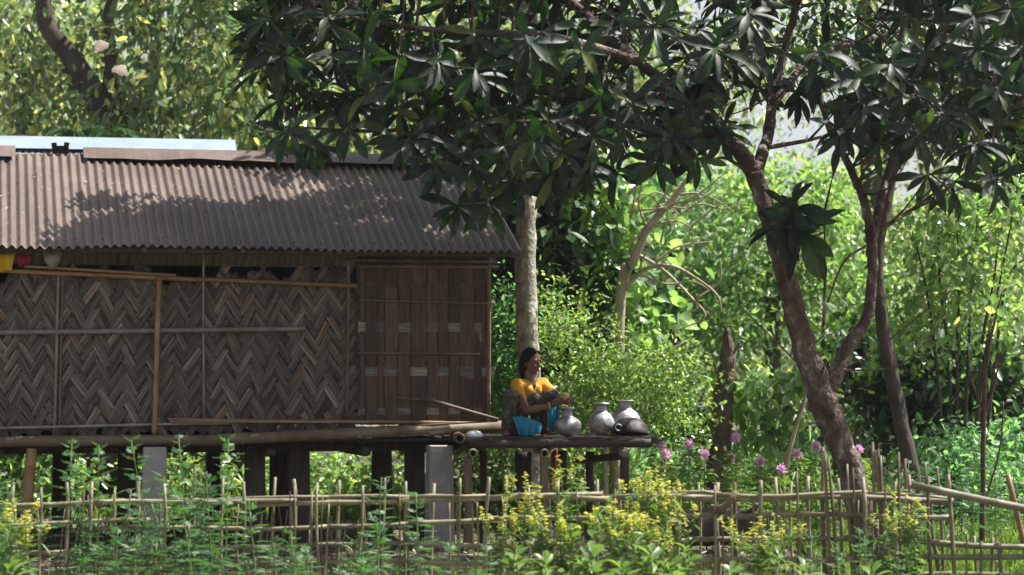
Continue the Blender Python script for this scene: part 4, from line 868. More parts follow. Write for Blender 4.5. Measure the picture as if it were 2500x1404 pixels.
# the big mango-like tree in front of the hut
MT = thing('mango_tree', (P(2115, 1390, 19.8)[0], 19.8, 0), 'large dark tree with long drooping leaves whose leaning trunk forks right of the platform', 'tree')
TY = 19.8
tr = MB().add(*limb_geo([P(2135, 1420, TY), P(2120, 1320, TY), P(2085, 1180, TY), P(2055, 1090, TY), P(2010, 980, TY), P(1965, 850, TY), P(1935, 740, TY), P(1900, 610, TY), P(1868, 500, TY), P(1840, 420, TY)], [.19, .135, .112, .104, .126, .100, .092, .082, .07, .078], 16))
trunk = tr.build('trunk', M['bark'], MT)
limbs = [
    ([P(1840, 420, TY), P(1775, 330, TY - .1), P(1690, 255, TY - .1), P(1560, 150, TY), P(1450, 40, TY + .3), P(1350, -80, TY + .6)], [.075, .065, .055, .045, .03, .016]),
    ([P(1845, 425, TY), P(1875, 330, TY + .1), P(1888, 230, TY + .2), P(1920, 110, TY + .3), P(1945, 0, TY + .4), P(1960, -160, TY + .5)], [.062, .052, .045, .04, .035, .025]),
    ([P(1690, 255, TY - .1), P(1560, 235, TY), P(1400, 225, TY + .2), P(1250, 215, TY + .3), P(1100, 205, TY + .5), P(930, 170, TY + .6), P(780, 120, TY + .8)], [.06, .055, .05, .042, .035, .022, .012]),
    ([P(1775, 335, TY), P(1620, 300, TY - .4), P(1450, 290, TY - .7), P(1280, 300, TY - .9), P(1100, 310, TY - .7), P(900, 320, TY - .6), P(720, 310, TY - .4)], [.05, .045, .04, .03, .024, .016, .01]),
    ([P(1560, 150, TY), P(1350, 90, TY - .5), P(1150, 80, TY - .8), P(950, 60, TY - .9), P(760, 20, TY - .8)], [.045, .035, .03, .02, .012]),
    ([P(1990, 1010, TY), P(2030, 935, TY + .02), P(2075, 840, TY + .1), P(2118, 770, TY + .1), P(2130, 640, TY + .1), P(2118, 520, TY + .1), P(2085, 430, TY + .2), P(2020, 300, TY + .4), P(1990, 180, TY + .5)], [.085, .08, .062, .05, .047, .042, .036, .028, .016]),
    ([P(2125, 620, TY + .1), P(2148, 500, TY), P(2175, 400, TY), P(2230, 250, TY - .2), P(2300, 100, TY - .3), P(2380, -40, TY - .3)], [.045, .038, .034, .03, .022, .012]),
    ([P(2150, 560, TY), P(2230, 510, TY - .2), P(2300, 470, TY - .3), P(2400, 380, TY - .3), P(2480, 250, TY - .2)], [.02, .018, .016, .013, .008]),
    ([P(1888, 250, TY + .2), P(1990, 140, TY + .8), P(2150, 90, TY + 1.2), P(2340, 30, TY + 1.5)], [.04, .032, .022, .012]),
    ([P(1875, 360, TY + .1), P(1960, 345, TY - .2), P(2060, 320, TY - .4)], [.022, .018, .01]),
    ([P(2045, 905, TY), P(2130, 860, TY + .1), P(2270, 750, TY + .2)], [.010, .008, .005]), ([P(2060, 905, TY), P(2200, 890, TY + .1), P(2310, 770, TY + .2)], [.008, .007, .004]),
    ([P(1960, 900, TY - .05), P(1880, 820, TY - .2), P(1800, 740, TY - .3)], [.007, .006, .004]),
    ([P(2010, 800, TY - .1), P(2014, 660, TY - .1), P(2012, 520, TY - .1)], [.012, .010, .008]), ([P(2115, 600, TY), P(2060, 640, TY - .1), P(2020, 740, TY - .1)], [.012, .010, .008]),
    ([P(1945, 0, TY + .4), P(1800, -180, TY + .6), P(1500, -300, TY + .9), P(1150, -330, TY + 1.2), P(850, -260, TY + 1.5)], [.05, .045, .035, .025, .012]),
    ([P(1560, 150, TY), P(1300, -60, TY + 1.0), P(1000, -150, TY + 1.4), P(700, -120, TY + 1.6)], [.045, .035, .025, .012]),
    ([P(1945, 0, TY + .4), P(2050, -200, TY + .5), P(2250, -350, TY + .4)], [.045, .035, .02]),
    ([P(1840, 430, TY), P(1765, 385, TY - .2), P(1702, 412, TY - .25)], [.022, .012, .006])]
limb_pts = []
for li, (pts, rr) in enumerate(limbs):
    if li not in (5, 10, 11, 12, 13, 14): pts = [q * (1 + .045 * min(1, i / 2)) + np.array([0, 0, -.045 * min(1, i / 2) * CAMZ]) for i, q in enumerate(pts)]
    MB().add(*limb_geo(pts, rr, 9)).build('branch', M['bark'], MT); limb_pts.append(smooth_path(pts, 6))
LP = np.concatenate(limb_pts)
# leaf variants: long blade, V-folded, bending down along its length
def mango_leaf_variant(bend, wmax, curl):
    n = 7; ts = np.linspace(0, 1, n); prof = np.array([.10, .42, .72, .95, 1.0, .72, .04]) * wmax / 2
    V = []
    for t, hw in zip(ts, prof):
        a = bend * t; x = t * (1 - .25 * bend * t * .5); z = -bend * .5 * t * t
        V += [(x, hw, z + hw * .35 + curl * math.sin(t * 9) * .012), (x, 0, z), (x, -hw, z + hw * .35 - curl * math.sin(t * 8) * .012)]
    F = []
    for i in range(n - 1):
        F += [(i * 3, i * 3 + 1, i * 3 + 4, i * 3 + 3), (i * 3 + 1, i * 3 + 2, i * 3 + 5, i * 3 + 4)]
    return np.array(V), F
lvars = [mango_leaf_variant(b_, w_, c_) for b_, w_, c_ in ((.3, .235, 1), (.55, .26, .8), (.8, .225, 1.4), (1.05, .25, 1.2), (.15, .27, .6))]
lmesh = []
for V, F in lvars:
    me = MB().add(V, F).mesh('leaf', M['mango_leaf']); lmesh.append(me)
ros = []
key = [(885, 110, 18.9), (1070, 145, 18.9), (1160, 165, 18.9), (1290, 95, 18.8), (1305, 340, 18.7), (1235, 355, 18.8), (1690, 250, 18.9), (1925, 505, 18.95), (1950, 560, 19.0), (1905, 540, 19.05), (2110, 255, 18.9), (2390, 115, 18.9), (1540, 240, 18.8), (2470, 20, 19.0), (700, 315, 19.0), (650, 40, 19.2), (960, 200, 18.9), (1750, 110, 18.8), (1640, 330, 18.8), (2000, 120, 18.9), (800, 40, 18.9), (1420, 120, 18.8), (2250, 330, 18.8), (1190, 490, 19.4), (760, 345, 19.2), (1440, 400, 19.0), (2180, 150, 18.9), (1830, 30, 19.0), (2330, 440, 19.3), (1600, 60, 18.9), (850, 300, 19.1), (1000, 330, 19.1), (2060, 310, 18.9), (2150, 340, 18.9), (2100, 190, 19.0), (2210, 230, 18.9), (2310, 270, 18.9), (2390, 340, 18.9), (2440, 210, 18.9), (2270, 420, 19.0), (2430, 430, 19.0), (1150, 400, 19.0), (1350, 420, 19.0), (1450, 330, 18.9), (1250, 440, 19.1), (1700, 380, 19.0), (1600, 390, 19.0), (1120, 500, 19.4), (1380, 370, 18.9), (1060, 390, 19.1), (2380, 30, 18.9), (1500, 410, 19.1)]
for px, py, Yy in key: ros.append((P(px, py, Yy + .3), True))
low = lambda px: np.interp(px, [560, 620, 660, 760, 900, 1100, 1200, 1350, 1500, 1560, 1700, 1760, 1900, 2000, 2150, 2300, 2420, 2500, 2700], [180, 330, 345, 345, 335, 375, 420, 425, 395, 320, 370, 320, 240, 300, 350, 370, 370, 300, 240])
top_l = lambda px: np.interp(px, [560, 620, 700, 760, 2700], [170, 20, -300, -420, -420])
n = 0
while n < 460:
    px = rng.uniform(600, 2640); py = rng.uniform(-480, 420); Yy = rng.uniform(19.6, 22.8) if py < 60 else rng.uniform(19.3, 21.6)
    if py > low(px) - (Yy - 19.3) * 22 or py < top_l(px): continue
    if 1880 < px < 2050 and 60 < py < 330 and rng.random() < .6: continue
    if px > 1850 and 0 < py < 330 and rng.random() < .3: continue
    ros.append((P(px, py, Yy), False)); n += 1
# unseen upper back of the crown, shaped to shade the hut roof's lower half
for k in range(210):
    uu = rng.uniform(H(130, 600, -.45)[0], .2); f = rng.uniform(-.02, 1) * np.interp(uu, [-4.1, -2.7, -1.7, -1.0, -.5, .2], [.16, .44, .52, .70, .92, .98])
    q = HO + EX * uu + EY * (EV + (RV - EV) * f); q[2] = roof_w(EV + (RV - EV) * f)
    z = rng.uniform(5.5, 7.3); ros.append((q + np.array(SUN) * (z - q[2]) / SUN.z, False))
leafs = []; tw = MB()
for p, k_ in ros:
    dd = np.linalg.norm(LP - p, axis=1); j = int(np.argmin(dd)); q = LP[j]
    if dd[j] > .12:
        tw.add(*limb_geo([q, (q * .55 + p * .45) + [0, 0, -.05 * dd[j] + rng.normal(0, .04)], p], [.008 + .005 * dd[j], .007, .004], 6, 4, .05))
    ax = unit((p - q) * [1, 1, .6] / (dd[j] + .01) + [0, -.35, .55] + rng.normal(0, .25, 3))
    e1 = unit(np.cross(ax, [.3, .2, 1.])); e2 = np.cross(ax, e1)
    drp = rng.uniform(.1, .62); nl = int(rng.integers(8, 17)); ph = rng.uniform(0, 6)
    for m in range(nl):
        f = m / nl; a = ph + m * 2.4; th = math.radians(rng.uniform(25, 50) + 65 * (1 - f))
        th *= rng.uniform(.8, 1.2); d = unit(rng.normal(0, .14, 3) + ax * math.cos(th) + (e1 * math.cos(a) + e2 * math.sin(a)) * math.sin(th) + np.array([0, 0, -drp]))
        sz = rng.uniform(.22, .40) * (.72 + .28 * (1 - abs(f - .4)))
        sz *= 1.3 if (k_ and 2.2 < p[0] < 2.7 and p[2] < 3.2) else 1.0; leafs.append((p - ax * (1 - f) * .10, d, ax, sz, int(rng.integers(5)), k_))
tw.build('twig', M['bark'], MT)['kind'] = 'stuff'
def leaf_frame(d, nrm):
    x = unit(d); y = unit(np.cross(nrm + rng.normal(0, .25, 3), x)); z = np.cross(x, y)
    if z[2] < -.2: y, z = -y, -z
    return np.stack([x, y, z], 1)
frames = [leaf_frame(l[1], l[2]) for l in leafs]
scr = []
for l in leafs:
    p = l[0] + l[1] * l[3] * .5; px = 1250 + p[0] / (S * p[1]); py = HOR - (p[2] - CAMZ) / (S * p[1])
    scr.append((p[1] - (.4 if l[5] else 0)) if -20 < px < 2520 and -20 < py < 700 else 99)
order = np.argsort(scr); pick = set(order[:295].tolist()); mo = np.array(MT.location)
mass = MB()
for i, (l, R) in enumerate(zip(leafs, frames)):
    if i in pick:
        o = bpy.data.objects.new('leaf', lmesh[l[4]]); COL.objects.link(o); o.parent = MT
        o.matrix_basis = Matrix.Translation(Vector(l[0] - mo)) @ Matrix(R.tolist()).to_4x4() @ Matrix.Scale(float(l[3]), 4)
    else:
        V, F = lvars[l[4]]; mass.add((V * l[3]) @ R.T + l[0], F, rng.uniform(0, 1))
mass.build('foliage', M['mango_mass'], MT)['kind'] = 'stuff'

def crown_leaves(blobs, N, ln, wd, droop=.5, clump=.22, hollow=.35):
    """positions and directions of N leaves in clumps spread through ellipsoid blobs (centre, radii)"""
    w_ = np.array([np.prod(b_[1]) ** .67 for b_ in blobs]); w_ /= w_.sum(); pos = []; out = []
    for (c, r), k in zip(blobs, (w_ * N).astype(int)):
        c = np.array(c); r = np.array(r); nc = max(6, k // 26)
        u_ = rand_dirs(nc) * (rng.uniform(hollow, 1, nc) ** .6)[:, None]; cc = c + u_ * r
        ii = rng.integers(nc, size=k); loc = rng.normal(0, 1, (k, 3)) * clump * rng.uniform(.5, 1.4, nc)[ii][:, None] * [1, 1, .75]
        pos.append(cc[ii] + loc); out.append(unit(u_[ii] + rng.normal(0, .5, (k, 3))))
    pos = np.concatenate(pos); out = np.concatenate(out); n = len(pos)
    d = unit(out * .6 + rng.normal(0, .6, (n, 3)) + [0, 0, -droop]); nr = unit(rng.normal(0, .55, (n, 3)) + [0, 0, .9])
    return pos, d, nr, ln * rng.uniform(.6, 1.25, n), wd * rng.uniform(.7, 1.2, n)

def tree(name, base_px, Yb, label, cat, trunk, blobs, N, ln, wd, mat, bark='dark_bark', droop=.5, clump=.22, group=None, branches=(), hollow=.35):
    b0 = P(base_px, 1100, Yb); b0[2] = 0
    t = thing(name, b0, label, cat, group)
    if trunk:
        pts, rr = trunk; MB().add(*limb_geo(pts, rr, 12)).build('trunk', M[bark], t)
    for pts, rr in branches: MB().add(*limb_geo(pts, rr, 8)).build('branch', M[bark], t)
    if N:
        pos, d, nr, l_, w_ = crown_leaves(blobs, N, ln, wd, droop, clump, hollow)
        keep = pos[:, 2] > .03; pos, d, nr, l_, w_ = pos[keep], d[keep], nr[keep], l_[keep], w_[keep]
        leaf_obj('crown', pos, d, nr, l_, w_, rng.uniform(0, 1, len(pos)), M[mat], t)
    return t
def G(px, Y, z=0.): q = P(px, 900, Y); q[2] = z; return q
def B(px, py, Y, rx, rz, ry=None):
    k = S * Y; return (P(px, py, Y), (rx * k, (ry if ry else .8 * rx) * k if ry is None else ry, rz * k))

# left background
tree('leafy_tree', 290, 32, 'tall tree with a leaning bare limb and hanging olive leaves above the hut roof', 'tree',
     ([G(330, 32), P(320, 600, 32), P(300, 340, 32), P(270, 250, 32)], [.36, .3, .26, .2]),
     [B(480, 120, 31.5, 250, 190), B(600, 250, 31, 140, 110), B(330, 320, 31.6, 170, 50), B(420, -120, 32, 330, 130), B(150, 260, 32.6, 160, 90), B(60, 60, 32.8, 150, 120)], 7500, .17, .085, 'bg_olive', 'dark_bark', 1.0, .30,
     branches=[([P(300, 340, 32), P(230, 230, 31.9), P(180, 150, 31.8), P(115, 60, 31.7), P(105, -40, 31.7)], [.24, .18, .15, .12, .10]), ([P(275, 260, 32), P(272, 150, 32), P(262, 60, 32.2), P(290, -60, 32.2)], [.14, .10, .09, .07]), ([P(300, 300, 32), P(360, 230, 32.3), P(385, 60, 32.4), P(390, -80, 32.4)], [.12, .1, .08, .05])])
tree('leafy_tree', 60, 37, 'small-leaved pale green tree at the upper left behind the leaning limb', 'tree',
     ([G(60, 37), P(60, 500, 37), P(70, 100, 37)], [.25, .22, .15]), [B(40, 200, 37, 220, 170), B(120, 60, 37.5, 220, 150), B(-60, 40, 37, 150, 200), B(250, 330, 37, 220, 90)], 7000, .12, .06, 'bg_small', droop=.4, clump=.3)
tree('leafy_tree', 640, 36, 'sunlit olive tree behind the left tip of the large dark crown', 'tree',
     ([G(650, 36), P(650, 500, 36), P(640, 60, 36)], [.22, .2, .12]), [B(640, 200, 36, 180, 190), B(760, 320, 36, 160, 110), B(700, 20, 36.5, 220, 140)], 6500, .15, .075, 'bg_olive', droop=.7, clump=.3)
# palm sapling over the roof ridge
b0 = G(215, 30); palm = thing('young_palm', b0, 'young palm with arching blue green fronds just above the metal ridge', 'palm')
MB().add(*limb_geo([G(215, 30), P(215, 480, 30)], [.09, .07], 8)).build('trunk', M['dark_bark'], palm)
pc = P(225, 362, 30)
for k in range(9):
    a = k * .7 - PI + rng.normal(0, .1); L = rng.uniform(.55, .85); ts = np.linspace(0, 1, 14)
    path = pc + np.stack([math.cos(a) * ts * L * .8, math.sin(a) * ts * L * .5, L * (.95 * ts - .75 * ts ** 2)], 1)
    fr = MB().add(*tube_geo(path, interp([.012, .004], 14), 5)).build('frond', M['green_stem'], palm)
    pos = np.repeat(path[2:], 6, 0); n = len(pos); tg = np.repeat(np.gradient(path, axis=0)[2:], 6, 0); sd = np.where(np.arange(n) % 2, 1, -1)[:, None] * np.cross(unit(tg), [0, 0, 1.])
    leaf_obj('leaflet', pos + rng.normal(0, .015, (n, 3)), unit(tg) * .6 + sd + [0, 0, -.3], np.tile([0, 0, 1.], (n, 1)), rng.uniform(.2, .34, n), .03, rng.uniform(0, 1, n), M['dark_leaf'], fr)
# the pale trunk right of the hut
tree('pale_trunk_tree', 1285, 24.6, 'straight pale grey trunk standing just right of the hut behind the woman', 'tree',
     ([G(1312, 24.6, -.1), P(1304, 1150, 24.6), P(1290, 870, 24.6), P(1285, 620, 24.6), P(1287, 400, 24.6), P(1290, 100, 24.6), P(1300, -250, 24.6)], [.18, .135, .115, .108, .10, .095, .08]),
     [B(1300, -250, 24.6, 260, 120), B(1200, -120, 24.8, 200, 90), B(1420, -140, 24.8, 200, 90)], 2500, .22, .1, 'dark_leaf', 'grey_bark',
     branches=[([P(1290, 60, 24.6), P(1220, -60, 24.7), P(1150, -120, 24.8)], [.05, .035, .02]), ([P(1294, 0, 24.6), P(1380, -80, 24.7), P(1440, -140, 24.8)], [.05, .035, .02])])
# shrubs and trees right of the hut
tree('dark_shrub', 1340, 26.5, 'dark large-leaved shrub in shade behind the pale trunk', 'shrub', ([G(1340, 26.5), P(1340, 700, 26.5)], [.06, .04]), [B(1340, 560, 26.4, 110, 190), B(1240, 640, 26.6, 90, 200), B(1400, 700, 26.6, 80, 130), B(1230, 880, 26.8, 80, 150)], 3400, .24, .12, 'dark_leaf', droop=.8, clump=.25)
tree('round_leaved_climber', 1450, 27.2, 'tall bush with rounded bright green leaves beside the pale trunk', 'shrub', ([G(1450, 27.2), P(1450, 500, 27.2)], [.05, .03]), [B(1460, 540, 27.2, 100, 130), B(1450, 690, 27.0, 90, 110), B(1530, 820, 26.8, 100, 70), B(1400, 470, 27.4, 60, 90)], 1700, .16, .15, 'bright', droop=.9, clump=.25)
tree('fine_leaved_bush', 1500, 25.3, 'yellow green fine-leaved bush behind the water pots', 'shrub', ([G(1480, 25.3), P(1470, 1000, 25.3), P(1440, 850, 25.3)], [.04, .03, .02]), [B(1400, 880, 25.2, 110, 150), B(1540, 960, 25.2, 130, 100), B(1600, 900, 25.3, 100, 60), B(1640, 1020, 25.4, 90, 80), B(1440, 1010, 25.1, 120, 90), B(1330, 780, 25.5, 60, 90)], 8000, .066, .036, 'fine', 'pale_twig', droop=.2, clump=.2,
     branches=[([P(1440, 1000, 25.2), P(1420, 960, 25.2), P(1385, 900, 25.1)], [.012, .012, .008]), ([P(1470, 1000, 25.3), P(1560, 900, 25.2), P(1680, 830, 25.2)], [.014, .01, .005])])
tree('fine_leaved_bush', 1225, 25.6, 'small-leaved green bush between the hut corner and the woman', 'shrub', ([G(1225, 25.6), P(1225, 900, 25.6)], [.03, .02]), [B(1230, 800, 25.5, 60, 110), B(1225, 960, 25.5, 60, 110)], 2600, .075, .045, 'blue_green', droop=.3, clump=.16)
def bare(px, pyb, Yb):
    r = []
    r.append(([G(1500, Yb), P(1515, 730, Yb), P(1545, 640, Yb), P(1580, 560, Yb), P(1640, 490, Yb), P(1690, 420, Yb)], [.075, .058, .052, .046, .034, .016]))
    r.append(([P(1515, 720, Yb), P(1570, 660, Yb - .1), P(1640, 650, Yb - .2), P(1700, 680, Yb - .2), P(1750, 720, Yb - .2), P(1762, 760, Yb - .2)], [.03, .024, .02, .016, .012, .008]))
    r.append(([P(1555, 620, Yb), P(1620, 660, Yb), P(1690, 730, Yb), P(1720, 775, Yb), P(1640, 810, Yb)], [.022, .018, .015, .012, .006]))
    r.append(([P(1580, 560, Yb), P(1560, 500, Yb), P(1570, 440, Yb)], [.018, .012, .006])); r.append(([P(1590, 550, Yb), P(1650, 540, Yb), P(1700, 560, Yb)], [.015, .01, .005]))
    r.append(([P(1600, 640, Yb), P(1660, 600, Yb), P(1740, 590, Yb)], [.014, .01, .005])); r.append(([P(1640, 490, Yb), P(1600, 470, Yb), P(1540, 500, Yb)], [.012, .009, .005])); r.append(([P(1700, 730, Yb), P(1755, 690, Yb), P(1760, 640, Yb)], [.012, .010, .006]))
    for k in range(16):
        x0, y0 = rng.uniform(1530, 1700), rng.uniform(470, 720); L = rng.uniform(60, 190); a = rng.uniform(-.3, 1.5); cv = rng.uniform(-50, 70)
        pts = [P(x0, y0, Yb)] + [P(x0 + L * t * math.cos(a), y0 - L * t * math.sin(a) + cv * t * t + rng.normal(0, 8), Yb - .1 * t) for t in (.35, .7, 1.)]
        r.append((pts, [.013, .011, .008, .004]))
    return r
br = bare(0, 0, 25.7); tree('bare_tree', 1500, 25.7, 'leafless grey tree with arching bare branches over the green bushes', 'tree', br[0], [], 0, 0, 0, 'fine', 'pale_twig', branches=br[1:])
tree('broken_trunk', 1770, 25.9, 'broken dark tree stump with a jagged top behind the pink flowers', 'stump', ([G(1755, 25.9, -.1), P(1758, 1060, 25.9), P(1768, 960, 25.9), P(1778, 880, 25.9), P(1774, 800, 25.9)], [.16, .125, .115, .10, .03]), [], 0, 0, 0, 'fine', 'stump_bark', branches=[([P(1782, 900, 25.9), P(1790, 866, 25.88), P(1806, 834, 25.86)], [.03, .018, .006]), ([P(1764, 930, 25.85), P(1750, 905, 25.8), P(1742, 880, 25.8)], [.02, .012, .005])])
tree('leafy_tree', 1640, 34, 'mid green bushy tree behind the leafless branches', 'tree', ([G(1650, 34), P(1650, 600, 34)], [.15, .1]), [B(1560, 600, 34, 180, 170), B(1700, 760, 33.6, 170, 130), B(1640, 450, 34.4, 130, 90), B(1480, 850, 33.8, 170, 120)], 6500, .15, .07, 'blue_green', droop=.6, clump=.32)
tree('leafy_tree', 1900, 33, 'bright green bushy tree behind the leaning fork', 'tree', ([G(1880, 33), P(1890, 600, 33)], [.15, .1]), [B(1830, 620, 33, 150, 160), B(1990, 620, 33.3, 130, 180), B(1900, 470, 33.5, 170, 90), B(1800, 800, 32.6, 120, 90), B(2060, 720, 33, 120, 120)], 6500, .14, .068, 'bright', droop=.6, clump=.3)
tree('drooping_sapling', 1860, 26, 'sunlit sapling with drooping light green leaves in front of the stump', 'sapling', ([G(1900, 26), P(1930, 1080, 26), P(1970, 960, 26)], [.02, .03, .02]), [B(1850, 960, 26, 90, 45), B(1930, 985, 26, 60, 60), B(1880, 1060, 26, 60, 40)], 560, .17, .1, 'bright', 'pale_twig', droop=1.2, clump=.14)
tree('dark_tree', 2310, 27.5, 'dark shaded broad-leaved tree low behind the right-hand saplings', 'tree', ([G(2310, 27.5), P(2310, 900, 27.5)], [.09, .06]), [B(2300, 930, 27.5, 170, 110), B(2190, 980, 27.7, 90, 120), B(2420, 960, 27.7, 110, 110), B(2130, 880, 28.4, 90, 90)], 5200, .17, .09, 'dark_leaf', droop=.6, clump=.25)
tree('second_trunk_tree', 2190, 23.5, 'slender dark leaning trunk just right of the forked tree', 'tree', ([G(2255, 23.5, -.1), P(2225, 1150, 23.5), P(2180, 930, 23.5), P(2150, 760, 23.5), P(2145, 620, 23.5), P(2180, 420, 23.6), P(2230, 150, 23.8), P(2240, -60, 24)], [.105, .082, .075, .064, .058, .05, .04, .025]),
     [B(2200, 80, 24.5, 280, 150), B(2380, 250, 24.3, 160, 120), B(2050, 40, 24.6, 160, 110)], 2600, .12, .06, 'dark_leaf', 'dark_bark', droop=.6, clump=.3, branches=[([P(2180, 420, 23.6), P(2280, 300, 23.8), P(2380, 240, 24)], [.04, .03, .015]), ([P(2230, 150, 23.8), P(2130, 60, 24.2), P(2050, 30, 24.5)], [.035, .025, .012])])
st = []
for bx, tx, ty in ((2330, 2290, 420), (2345, 2400, 380), (2360, 2490, 430), (2320, 2215, 520), (2370, 2440, 560), (2340, 2330, 480), (2385, 2520, 620)):
    st.append(([G(bx, 25.4), P((bx * 2 + tx) / 3, 880, 25.4), P((bx + tx * 2) / 3 + rng.normal(0, 12), 680, 25.3), P(tx, ty, 25.2)], [.022, .018, .013, .006]))
tree('multi_stem_shrub', 2345, 25.4, 'open many-stemmed shrub with sparse bright leaves near the right edge', 'shrub', st[0], [B(2300, 560, 25.3, 130, 140), B(2430, 520, 25.3, 110, 150), B(2380, 740, 25.3, 150, 110), B(2240, 760, 25.4, 80, 90)], 2500, .11, .065, 'bright', 'dark_bark', droop=.7, clump=.22, branches=st[1:])
tree('edge_tree', 2500, 26.5, 'dark small-leaved tree hanging into the picture at the upper right edge', 'tree', ([G(2560, 26.5), P(2530, 600, 26.5), P(2470, 330, 26.5), P(2440, 60, 26.5)], [.12, .1, .07, .04]), [B(2480, 250, 26.4, 110, 160), B(2520, 80, 26.4, 120, 130), B(2470, 430, 26.4, 50, 110)], 3600, .11, .06, 'dark_leaf', droop=.9, clump=.2)
tree('red_sapling', 2400, 21.4, 'thin reddish upright sapling stem behind the fence near the right edge', 'sapling', ([G(2396, 21.4, -.1), P(2399, 1250, 21.4), P(2402, 1000, 21.4), P(2412, 860, 21.4), P(2450, 700, 21.4)], [.03, .026, .022, .016, .006]), [B(2450, 760, 21.4, 60, 60)], 40, .14, .07, 'bright', 'red_stem', droop=.8, branches=[([P(2402, 1020, 21.4), P(2430, 930, 21.4), P(2440, 850, 21.4)], [.014, .01, .005]), ([P(2402, 1010, 21.4), P(2370, 920, 21.4), P(2362, 820, 21.4)], [.012, .009, .004]), ([P(2400, 1240, 21.4), P(2440, 1100, 21.3), P(2450, 980, 21.3)], [.010, .008, .005])])
tree('leafy_tree', 2350, 36, 'hazy pale green tree far behind the right-hand saplings', 'tree', ([G(2300, 36), P(2290, 700, 36), P(2280, 450, 36)], [.2, .18, .12]), [B(2250, 600, 36, 200, 120), B(2440, 560, 36.5, 170, 150), B(2380, 780, 35, 200, 120), B(2120, 500, 37, 130, 90)], 6000, .13, .065, 'bg_small', 'grey_bark', droop=.5, clump=.34)
tree('small_leaved_tree', 2150, 35.5, 'open small-leaved tree with sky showing through at the upper right', 'tree', ([G(2140, 35.5), P(2130, 500, 35.5), P(2110, 60, 35.5), P(2120, -120, 35.5)], [.2, .17, .12, .08]), [B(2080, 90, 35.5, 260, 150), B(2330, 60, 36, 230, 160), B(1900, 170, 35.8, 160, 160), B(2260, 300, 36, 200, 90)], 5500, .11, .055, 'bg_small', droop=.5, clump=.34)
tree('leafy_tree', 1350, 37, 'olive green tree behind the middle of the large dark crown', 'tree', ([G(1350, 37), P(1350, 500, 37), P(1340, 50, 37)], [.22, .2, .12]), [B(1200, 220, 37, 260, 170), B(1480, 240, 37, 220, 170), B(960, 180, 37.5, 230, 180), B(1350, 40, 37.5, 300, 130), B(1640, 150, 37, 200, 160), B(950, 380, 38, 250, 110)], 9000, .15, .075, 'bg_olive', droop=.6, clump=.34)
# low shrubs behind and under the hut
lows = [(70, 1130, 27.5, 'bright', 'leafy green shrub seen under the hut at the far left'), (230, 1120, 29, 'fine', 'dim green shrub seen under the hut left of the pale concrete post'), (460, 1150, 28, 'fine', 'sunlit shrub seen under the hut right of the left concrete post'), (560, 1120, 30, 'bright', 'bright yellow green shrub glimpsed under the hut floor beside the dark posts'), (830, 1150, 29, 'bright', 'green shrub seen under the hut between the dark posts'), (900, 1200, 27, 'fine', 'low sunlit plant seen under the hut left of the right concrete post'), (1190, 1150, 25.5, 'bright', 'bright shrub seen under the left end of the platform'), (1410, 1150, 26, 'fine', 'pale green shrub seen under the platform right of the red cloth'), (1590, 1150, 26.5, 'blue_green', 'leafy shrub at the right end of the platform'), (1900, 1120, 29, 'blue_green', 'blue green shrub behind the pink flowers'), (2330, 1130, 25, 'blue_green', 'lush low shrub right of the second leaning trunk'), (2470, 1110, 26, 'blue_green', 'lush low shrub at the right edge below the saplings'), (2060, 1050, 30, 'dark_leaf', 'dark shrub in the shade behind the forked trunk'), (1680, 980, 30, 'dark_leaf', 'dark shrub in the gap between the fine bush and the stump')]
for px, py, Yy, mt, lb in lows:
    tree('low_shrub', px, Yy, lb, 'shrub', ([G(px, Yy), P(px, py, Yy)], [.03, .015]), [B(px, py, Yy, 110, 85), B(px - 60, py + 60, Yy, 90, 60), B(px + 70, py + 60, Yy, 90, 60)], 1900, .115, .055, mt, 'dark_bark', droop=.4, clump=.2, group='low shrubs behind the hut and fence')

# far forest reading as one mass
N = 70000
xf = rng.uniform(-17, 17, N); yf = rng.uniform(42, 56, N); hz = 11.5 + 1.6 * np.sin(xf * .55 + 1) + 1.2 * np.sin(xf * 1.3) + .7 * np.sin(xf * 3.1) + (yf - 48) * .06
hz = np.where(xf > 5.0, hz - 3.2, hz); hz = hz - 3.6 * np.clip((xf - 2.5) / 2, 0, 1) * (xf < 5.0) - 2.2 * (xf >= 5.0); hz = hz - 3.0 * np.clip((-6 - xf) / 2, 0, 1)
zf = hz * rng.uniform(0, 1, N) ** .8
nc = 900; cxf = rng.uniform(-17, 17, nc); ii = rng.integers(nc, size=N)
pos = np.stack([xf, yf, zf], 1)
nzv = np.sin(xf * 2.1 + zf * 1.7) * np.sin(zf * 2.3 - xf * .9) + .6 * np.sin(xf * 4.3) * np.sin(zf * 4.1 + yf)
keep = rng.uniform(-1.2, 1.0, N) < nzv + .35; pos = pos[keep]; n = len(pos)
tag(leaf_obj('far_forest', pos, rng.normal(0, .7, (n, 3)) + [0, 0, -.5], rng.normal(0, .5, (n, 3)) + [0, -.2, .9], .24 * rng.uniform(.6, 1.3, n), .12 * rng.uniform(.7, 1.2, n), np.clip(rng.normal(.45, .25, n), 0, 1), M['bg_small'], None, off=(0, 0, 0)), 'distant green woodland closing off the view behind the garden', 'woodland', None, 'stuff')
tk = MB()
for k in range(34):
    x_ = rng.uniform(-14, 14); y_ = rng.uniform(43, 54); tk.add(*limb_geo([(x_, y_, 0), (x_ + rng.normal(0, .2), y_, 4), (x_ + rng.normal(0, .5), y_, 8)], [.2, .15, .08], 7, 3))
tag(tk.build('far_trunks', M['dark_bark']), 'thin dark trunks of the distant woodland', 'woodland', None, 'stuff')

